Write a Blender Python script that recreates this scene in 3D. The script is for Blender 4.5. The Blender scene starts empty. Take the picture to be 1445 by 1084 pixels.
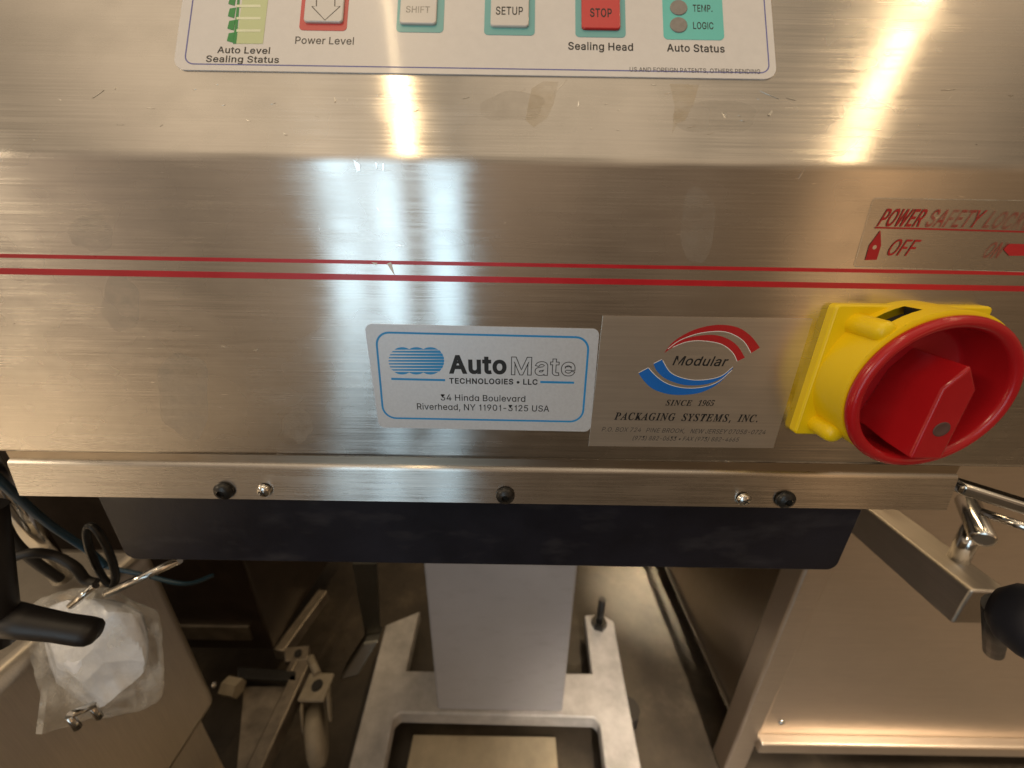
import bpy, bmesh, math, random, json
from mathutils import Vector, Matrix, noise
random.seed(4)
scene = bpy.context.scene
COL = scene.collection
R_ = math.radians

# ------------------------------------------------------------------ camera
CAM_PITCH, CAM_ROLL, CAM_D, FPX = R_(22), R_(0.9), 0.14, 540.0
_R0 = Vector((1, 0, 0)); CF = Vector((0, math.cos(CAM_PITCH), -math.sin(CAM_PITCH)))
_U0 = Vector((0, math.sin(CAM_PITCH), math.cos(CAM_PITCH)))
CR = _R0 * math.cos(CAM_ROLL) + _U0 * math.sin(CAM_ROLL)
CU = _U0 * math.cos(CAM_ROLL) - _R0 * math.sin(CAM_ROLL)
CO = Vector((0, -CAM_D, 0))
cam_data = bpy.data.cameras.new('camera')
cam = bpy.data.objects.new('camera', cam_data); COL.objects.link(cam)
m = Matrix.Identity(4)
for i in range(3):
    m[i][0] = CR[i]; m[i][1] = CU[i]; m[i][2] = -CF[i]; m[i][3] = CO[i]
cam.matrix_world = m
cam_data.sensor_width = 36; cam_data.lens = 36 * FPX / 1445
cam_data.clip_start = 0.01; cam_data.clip_end = 60
cam_data.dof.use_dof = True; cam_data.dof.focus_distance = 0.150; cam_data.dof.aperture_fstop = 9.5
scene.camera = cam

# ------------------------------------------------------------------ view, world, lamps
scene.view_settings.view_transform = 'Standard'; scene.view_settings.look = 'None'
scene.view_settings.exposure = 0.0; scene.view_settings.gamma = 1
scene.view_settings.use_curve_mapping = False
scene.render.engine = 'CYCLES'
scene.cycles.use_denoising = True
scene.cycles.max_bounces = 8
scene.cycles.sample_clamp_indirect = 6

world = bpy.data.worlds.new('World'); scene.world = world; world.use_nodes = True
wn = world.node_tree; wn.nodes.clear()
def N(nt, t, **kw):
    n = nt.nodes.new(t)
    for k, v in kw.items(): setattr(n, k, v)
    return n
def ramp(nt, fac, stops, interp='LINEAR'):
    r = N(nt, 'ShaderNodeValToRGB'); cr = r.color_ramp; cr.interpolation = interp
    while len(cr.elements) < len(stops): cr.elements.new(0.5)
    for e, (p, c) in zip(cr.elements, stops):
        e.position = p; e.color = (c, c, c, 1) if isinstance(c, (int, float)) else (*c, 1)
    if fac is not None: nt.links.new(fac, r.inputs[0])
    return r.outputs[0]
def maprange(nt, val, a, b, c=0.0, d=1.0):
    n = N(nt, 'ShaderNodeMapRange'); nt.links.new(val, n.inputs[0])
    for i, x in enumerate((a, b, c, d)): n.inputs[i + 1].default_value = x
    return n.outputs[0]
def mixc(nt, a, b, fac, mode='MIX'):
    n = N(nt, 'ShaderNodeMix', data_type='RGBA', blend_type=mode)
    for s, v in ((n.inputs[6], a), (n.inputs[7], b), (n.inputs[0], fac)):
        if hasattr(v, 'is_output'): nt.links.new(v, s)
        elif isinstance(v, (int, float)) and s != n.inputs[0]: s.default_value = (v, v, v, 1)
        elif isinstance(v, (int, float)): s.default_value = v
        else: s.default_value = (*v, 1)
    return n.outputs[2]
def mathn(nt, op, a, b=None):
    n = N(nt, 'ShaderNodeMath', operation=op)
    for i, v in enumerate((a, b)):
        if v is None: continue
        if hasattr(v, 'is_output'): nt.links.new(v, n.inputs[i])
        else: n.inputs[i].default_value = v
    return n.outputs[0]

tc = N(wn, 'ShaderNodeTexCoord'); sep = N(wn, 'ShaderNodeSeparateXYZ'); wn.links.new(tc.outputs['Generated'], sep.inputs[0])
sx_, sy_, sz_ = sep.outputs
elev = ramp(wn, maprange(wn, sz_, -1, 1), [(0.0, (.05, .034, .022)), (0.25, (.25, .175, .115)), (0.42, (.54, .405, .29)),
        (0.56, (.53, .405, .295)), (0.72, (.48, .37, .265)), (0.86, (.76, .595, .415)), (1.0, (.84, .68, .49))])
side0 = ramp(wn, maprange(wn, sx_, -1, 1), [(.06, .70), (.13, 1.02), (.20, .88), (.27, 1.15), (.36, 1.1), (.44, (.68, .64, .60)), (.56, (.52, .475, .43)), (.70, (.50, .445, .39)), (.775, (.68, .57, .44)), (.815, (1.6, 1.25, .85)), (.855, (.60, .50, .38)), (.92, (.30, .25, .19))])
side = mixc(wn, side0, 1.0, maprange(wn, sz_, .25, .75, 0, .85))
rear = ramp(wn, maprange(wn, sy_, -1, 1), [(0.0, 1.0), (0.52, 1.0), (0.66, .14), (1.0, .06)])
blot = N(wn, 'ShaderNodeTexNoise'); blot.inputs['Scale'].default_value = 3.4; blot.inputs['Detail'].default_value = 3
wn.links.new(tc.outputs['Generated'], blot.inputs['Vector'])
blotc = ramp(wn, blot.outputs[0], [(0.34, .38), (0.5, .95), (0.67, 1.65)])
wc = mixc(wn, mixc(wn, mixc(wn, elev, side, 1.0, 'MULTIPLY'), rear, 1.0, 'MULTIPLY'), blotc, 1.0, 'MULTIPLY')
bg = N(wn, 'ShaderNodeBackground'); wn.links.new(wc, bg.inputs[0]); bg.inputs[1].default_value = 1.0
wo = N(wn, 'ShaderNodeOutputWorld'); wn.links.new(bg.outputs[0], wo.inputs[0])

def lamp(name, a, b, width, color, power, aim):
    """a rectangular area lamp running from a to b, facing the point aim"""
    a, b = Vector(a), Vector(b); mid = (a + b) / 2; ax = (b - a).normalized()
    z = (mid - Vector(aim)); z = (z - ax * z.dot(ax)).normalized(); y = z.cross(ax)
    d = bpy.data.lights.new(name, 'AREA'); d.shape = 'RECTANGLE'; d.size = (b - a).length; d.size_y = width
    d.color = color; d.energy = power
    o = bpy.data.objects.new(name, d); COL.objects.link(o)
    mm = Matrix.Identity(4)
    for i in range(3): mm[i][0] = ax[i]; mm[i][1] = y[i]; mm[i][2] = z[i]; mm[i][3] = mid[i]
    o.matrix_world = mm
    return o
WARM = (1.0, .72, .40); COOL = (.56, .82, 1.0)
lamp('ceiling_tube_or_fill', (-.30, .55, 1.4), (-.45, -1.05, 1.4), .026, WARM, 3.4, (-.36, -.2, 0))
lamp('ceiling_tube_or_fill', (.92, .55, 1.4), (1.36, -1.05, 1.4), .018, WARM, 3.2, (1.1, -.2, 0))
lamp('ceiling_tube_or_fill', (-3.7, -1.1, 1.4), (-3.8, -2.6, 1.4), .5, (1.0, .80, .55), 36.0, (0, .1, -.6))
lamp('ceiling_tube_or_fill', (.55, .8, 1.4), (.62, 1.9, 1.4), .06, WARM, 12.0, (.4, .8, -1))  # added unseen lamp, brightens the floor behind the column
lamp('fill_beam', (.33, 1.0, 1.4), (.39, 1.0, 1.4), .06, (1.0, .84, .58), .75, (.285, .57, -.83)).data.spread = R_(9)  # added narrow beam that throws a pool of light on the floor
lamp('fill_beam', (1.8, -.45, 1.4), (2.05, -.45, 1.4), .25, (1.0, .78, .54), 30.0, (1.2, -.1, -.83)).data.spread = R_(84)  # added unseen fill for the right floor and table front
lamp('fill_beam', (.25, -1.6, 1.4), (.35, -1.6, 1.4), .1, (1.0, .86, .70), .65, (-.03, .21, -.83)).data.spread = R_(13)  # added beam to lift the base front and the floor inside it
lamp('window_light', (-.895, -2, -.9), (-.895, -2, .9), .17, COOL, 2.7, (-.2, 0, 0))
lamp('window_light', (-.665, -2, -.9), (-.665, -2, .9), .15, COOL, 2.5, (-.2, 0, 0))
lamp('window_light', (-.37, -2, -.9), (-.37, -2, .9), .17, COOL, 2.7, (-.2, 0, 0))

# ------------------------------------------------------------------ pixel rays, planes
def ray(u, v): return CF + CR * ((u - 722.5) / FPX) + CU * ((542 - v) / FPX)
def hit(u, v, o, n):
    d = ray(u, v); return CO + d * ((o - CO).dot(n) / d.dot(n))
def atY(u, v, y): return hit(u, v, Vector((0, y, 0)), Vector((0, 1, 0)))
def atZ(u, v, z): return hit(u, v, Vector((0, 0, z)), Vector((0, 0, 1)))
def atX(u, v, x): return hit(u, v, Vector((x, 0, 0)), Vector((1, 0, 0)))
class Plane:
    def __init__(s, o, ex, ez):
        s.o, s.ex, s.ez = Vector(o), Vector(ex).normalized(), Vector(ez).normalized(); s.n = s.ex.cross(s.ez)
    def px(s, u, v, off=0.0):
        h = hit(u, v, s.o + s.n * off, s.n) - s.o
        return Vector((h.dot(s.ex), h.dot(s.ez)))
    def w(s, p, off=0.0): return s.o + s.ex * p[0] + s.ez * p[1] + s.n * off
ZB = 0.0205                                     # height of the bend
SL = R_(29)
FACE = Plane((0, 0, 0), (1, 0, 0), (0, 0, 1))
SLOPE = Plane((0, 0, ZB), (1, 0, 0), (0, math.sin(SL), math.cos(SL)))

# ------------------------------------------------------------------ mesh helpers
class MB:
    def __init__(s): s.v = []; s.f = []; s.sm = []
    def add(s, vs, fs, smooth=False):
        b = len(s.v); s.v += [Vector(x) for x in vs]
        s.f += [tuple(i + b for i in f) for f in fs]; s.sm += [smooth] * len(fs)
    def box(s, c, size, rot=None):
        hx, hy, hz = [q / 2 for q in size]; c = Vector(c)
        vs = [Vector((x, y, z)) for x in (-hx, hx) for y in (-hy, hy) for z in (-hz, hz)]
        if rot is not None: vs = [rot @ q for q in vs]
        s.add([q + c for q in vs], [(0, 1, 3, 2), (4, 6, 7, 5), (0, 4, 5, 1), (2, 3, 7, 6), (0, 2, 6, 4), (1, 5, 7, 3)])
    def prism(s, pts, ext):
        """closed polygon of 3D points swept by ext"""
        n = len(pts); ext = Vector(ext); a = [Vector(p) for p in pts]; b = [p + ext for p in a]
        s.add(a + b, [tuple(range(n))[::-1], tuple(range(n, 2 * n))] + [(i, (i + 1) % n, n + (i + 1) % n, n + i) for i in range(n)])
    def loft(s, loops, cap=True, smooth=False):
        n = len(loops[0]); vs = [p for l in loops for p in l]; fs = []
        for k in range(len(loops) - 1):
            for i in range(n): fs.append((k * n + i, k * n + (i + 1) % n, (k + 1) * n + (i + 1) % n, (k + 1) * n + i))
        s.add(vs, fs, smooth)
        if cap:
            s.add(loops[0], [tuple(range(n))[::-1]]); s.add(loops[-1], [tuple(range(n))])
    def lathe(s, o, axis, prof, seg=48, smooth=True, up=(0, 0, 1), a0=0, a1=None):
        o, ax = Vector(o), Vector(axis).normalized(); e = ax.cross(Vector(up)).normalized(); g = e.cross(ax)
        full = a1 is None; cnt = seg if full else seg + 1; span = 2 * math.pi if full else a1 - a0
        rows = []
        for r, h in prof:
            rows.append([o + ax * h + (e * math.cos(a0 + span * i / seg) + g * math.sin(a0 + span * i / seg)) * max(r, 1e-6) for i in range(cnt)])
        n = cnt; vs = [p for l in rows for p in l]; fs = []
        for k in range(len(rows) - 1):
            for i in range(seg):
                j = (i + 1) % n; fs.append((k * n + i, k * n + j, (k + 1) * n + j, (k + 1) * n + i))
        s.add(vs, fs, smooth)
    def tube(s, path, r, seg=12, smooth=True, cap=True):
        path = [Vector(p) for p in path]; rr = r if isinstance(r, (list, tuple)) else [r] * len(path)
        loops = []; prev = None
        for i, p in enumerate(path):
            t = (path[min(i + 1, len(path) - 1)] - path[max(i - 1, 0)]).normalized()
            if prev is None: prev = t.orthogonal().normalized()
            prev = (prev - t * prev.dot(t)).normalized(); b = t.cross(prev)
            loops.append([p + (prev * math.cos(2 * math.pi * k / seg) + b * math.sin(2 * math.pi * k / seg)) * rr[i] for k in range(seg)])
        s.loft(loops, cap, smooth)
    def sheet(s, pts, plane, o0, o1):
        n = len(pts); a = [plane.w(p, o1) for p in pts]; b = [plane.w(p, o0) for p in pts]
        area = sum(pts[i][0] * pts[(i + 1) % n][1] - pts[(i + 1) % n][0] * pts[i][1] for i in range(n))
        if area < 0: a.reverse(); b.reverse()
        s.add(a, [tuple(range(n))])
        if abs(o1 - o0) > 1e-9: s.add(a + b, [(i, n + i, n + (i + 1) % n, (i + 1) % n) for i in range(n)])
    def ring(s, A, B, plane, off):
        n = len(A); s.add([plane.w(p, off) for p in A] + [plane.w(p, off) for p in B], [(i, (i + 1) % n, n + (i + 1) % n, n + i) for i in range(n)])
    def strip(s, pts, w, plane, off, closed=False):
        P = [Vector(p) for p in pts]; n = len(P); L = []; Rr = []
        for i in range(n):
            t0 = P[(i - 1) % n] if (closed or i > 0) else P[i]; t1 = P[(i + 1) % n] if (closed or i < n - 1) else P[i]
            t = (t1 - t0).normalized(); q = Vector((-t.y, t.x)) * (w / 2); L.append(P[i] + q); Rr.append(P[i] - q)
        m_ = n if closed else n - 1
        s.add([plane.w(p, off) for p in L + Rr], [(i, n + i, n + (i + 1) % n, (i + 1) % n) for i in range(m_)])
    def build(s, name, mat, parent=None, bevel=0.0, weld=True, fix=True, kind=None, org=None, wn_=False, seg=2):
        me = bpy.data.meshes.new(name)
        o_ = Vector(org) if org is not None else Vector((0, 0, 0))
        me.from_pydata([tuple(v - o_) for v in s.v], [], s.f)
        for p, q in zip(me.polygons, s.sm): p.use_smooth = q
        me.materials.append(mat)
        if weld or fix:
            bm = bmesh.new(); bm.from_mesh(me)
            if weld: bmesh.ops.remove_doubles(bm, verts=bm.verts, dist=1e-6)
            if fix: bmesh.ops.recalc_face_normals(bm, faces=bm.faces)
            bm.to_mesh(me); bm.free()
        ob = bpy.data.objects.new(name, me); COL.objects.link(ob); ob.location = o_
        if parent is not None:
            ob.parent = parent
            if parent.type == 'EMPTY': ob.matrix_parent_inverse = Matrix.Translation(-parent.location)
        if bevel:
            b = ob.modifiers.new('bevel', 'BEVEL'); b.width = bevel; b.segments = seg; b.limit_method = 'ANGLE'; b.angle_limit = R_(35); b.harden_normals = False
            for p in me.polygons: p.use_smooth = True
            me.set_sharp_from_angle(angle=R_(70)); ob.modifiers.new('wn', 'WEIGHTED_NORMAL').keep_sharp = True
        elif wn_:
            for p in me.polygons: p.use_smooth = True
            me.set_sharp_from_angle(angle=R_(35)); ob.modifiers.new('wn', 'WEIGHTED_NORMAL').keep_sharp = True
        if kind: ob['kind'] = kind
        return ob
def rounded(pts, r, k=6):
    out = []; n = len(pts)
    for i in range(n):
        p = Vector(pts[i]); a = (Vector(pts[i - 1]) - p).normalized(); b = (Vector(pts[(i + 1) % n]) - p).normalized()
        rr = r[i] if isinstance(r, (list, tuple)) else r
        ang = a.angle(b); d = rr / math.tan(ang / 2); c = p + (a + b).normalized() * (rr / math.sin(ang / 2))
        q0 = p + a * d; q1 = p + b * d; v0 = q0 - c; v1 = q1 - c; th = math.atan2(v0.x * v1.y - v0.y * v1.x, v0.dot(v1))
        for j in range(k + 1):
            t = th * j / k; out.append(c + Vector((v0.x * math.cos(t) - v0.y * math.sin(t), v0.x * math.sin(t) + v0.y * math.cos(t))))
    return out
def inset(pts, d):
    n = len(pts); out = []
    area = sum(pts[i][0] * pts[(i + 1) % n][1] - pts[(i + 1) % n][0] * pts[i][1] for i in range(n)); sg = 1 if area > 0 else -1
    for i in range(n):
        p0, p, p1 = Vector(pts[i - 1]), Vector(pts[i]), Vector(pts[(i + 1) % n])
        a = (p - p0); b = (p1 - p)
        if a.length < 1e-12 or b.length < 1e-12: out.append(p); continue
        a.normalize(); b.normalize(); na = Vector((-a.y, a.x)); nb = Vector((-b.y, b.x)); q = na + nb
        if q.length < 1e-4: out.append(p + na * d * sg); continue
        q.normalize(); out.append(p + q * (sg * d / max(.45, q.dot(na))))
    return out
def smooth_poly(pts, k=4, closed=False):
    """Catmull-Rom through the points"""
    P = [Vector(p) for p in pts]; n = len(P); out = []
    for i in range(n if closed else n - 1):
        g = lambda j: P[j % n] if closed else P[max(0, min(n - 1, j))]
        p0, p1, p2, p3 = g(i - 1), g(i), g(i + 1), g(i + 2)
        for j in range(k):
            t = j / k
            out.append(0.5 * ((2 * p1) + (p2 - p0) * t + (2 * p0 - 5 * p1 + 4 * p2 - p3) * t * t + (3 * p1 - p0 - 3 * p2 + p3) * t ** 3))
    if not closed: out.append(P[-1])
    return out
def thing(name, label, cat, loc, group=None):
    o = bpy.data.objects.new(name, None); COL.objects.link(o); o.location = loc; o.empty_display_size = .05
    o['label'] = label; o['category'] = cat
    if group: o['group'] = group
    return o
def tag(o, label, cat, group=None):
    o['label'] = label; o['category'] = cat
    if group: o['group'] = group
    return o

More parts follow.
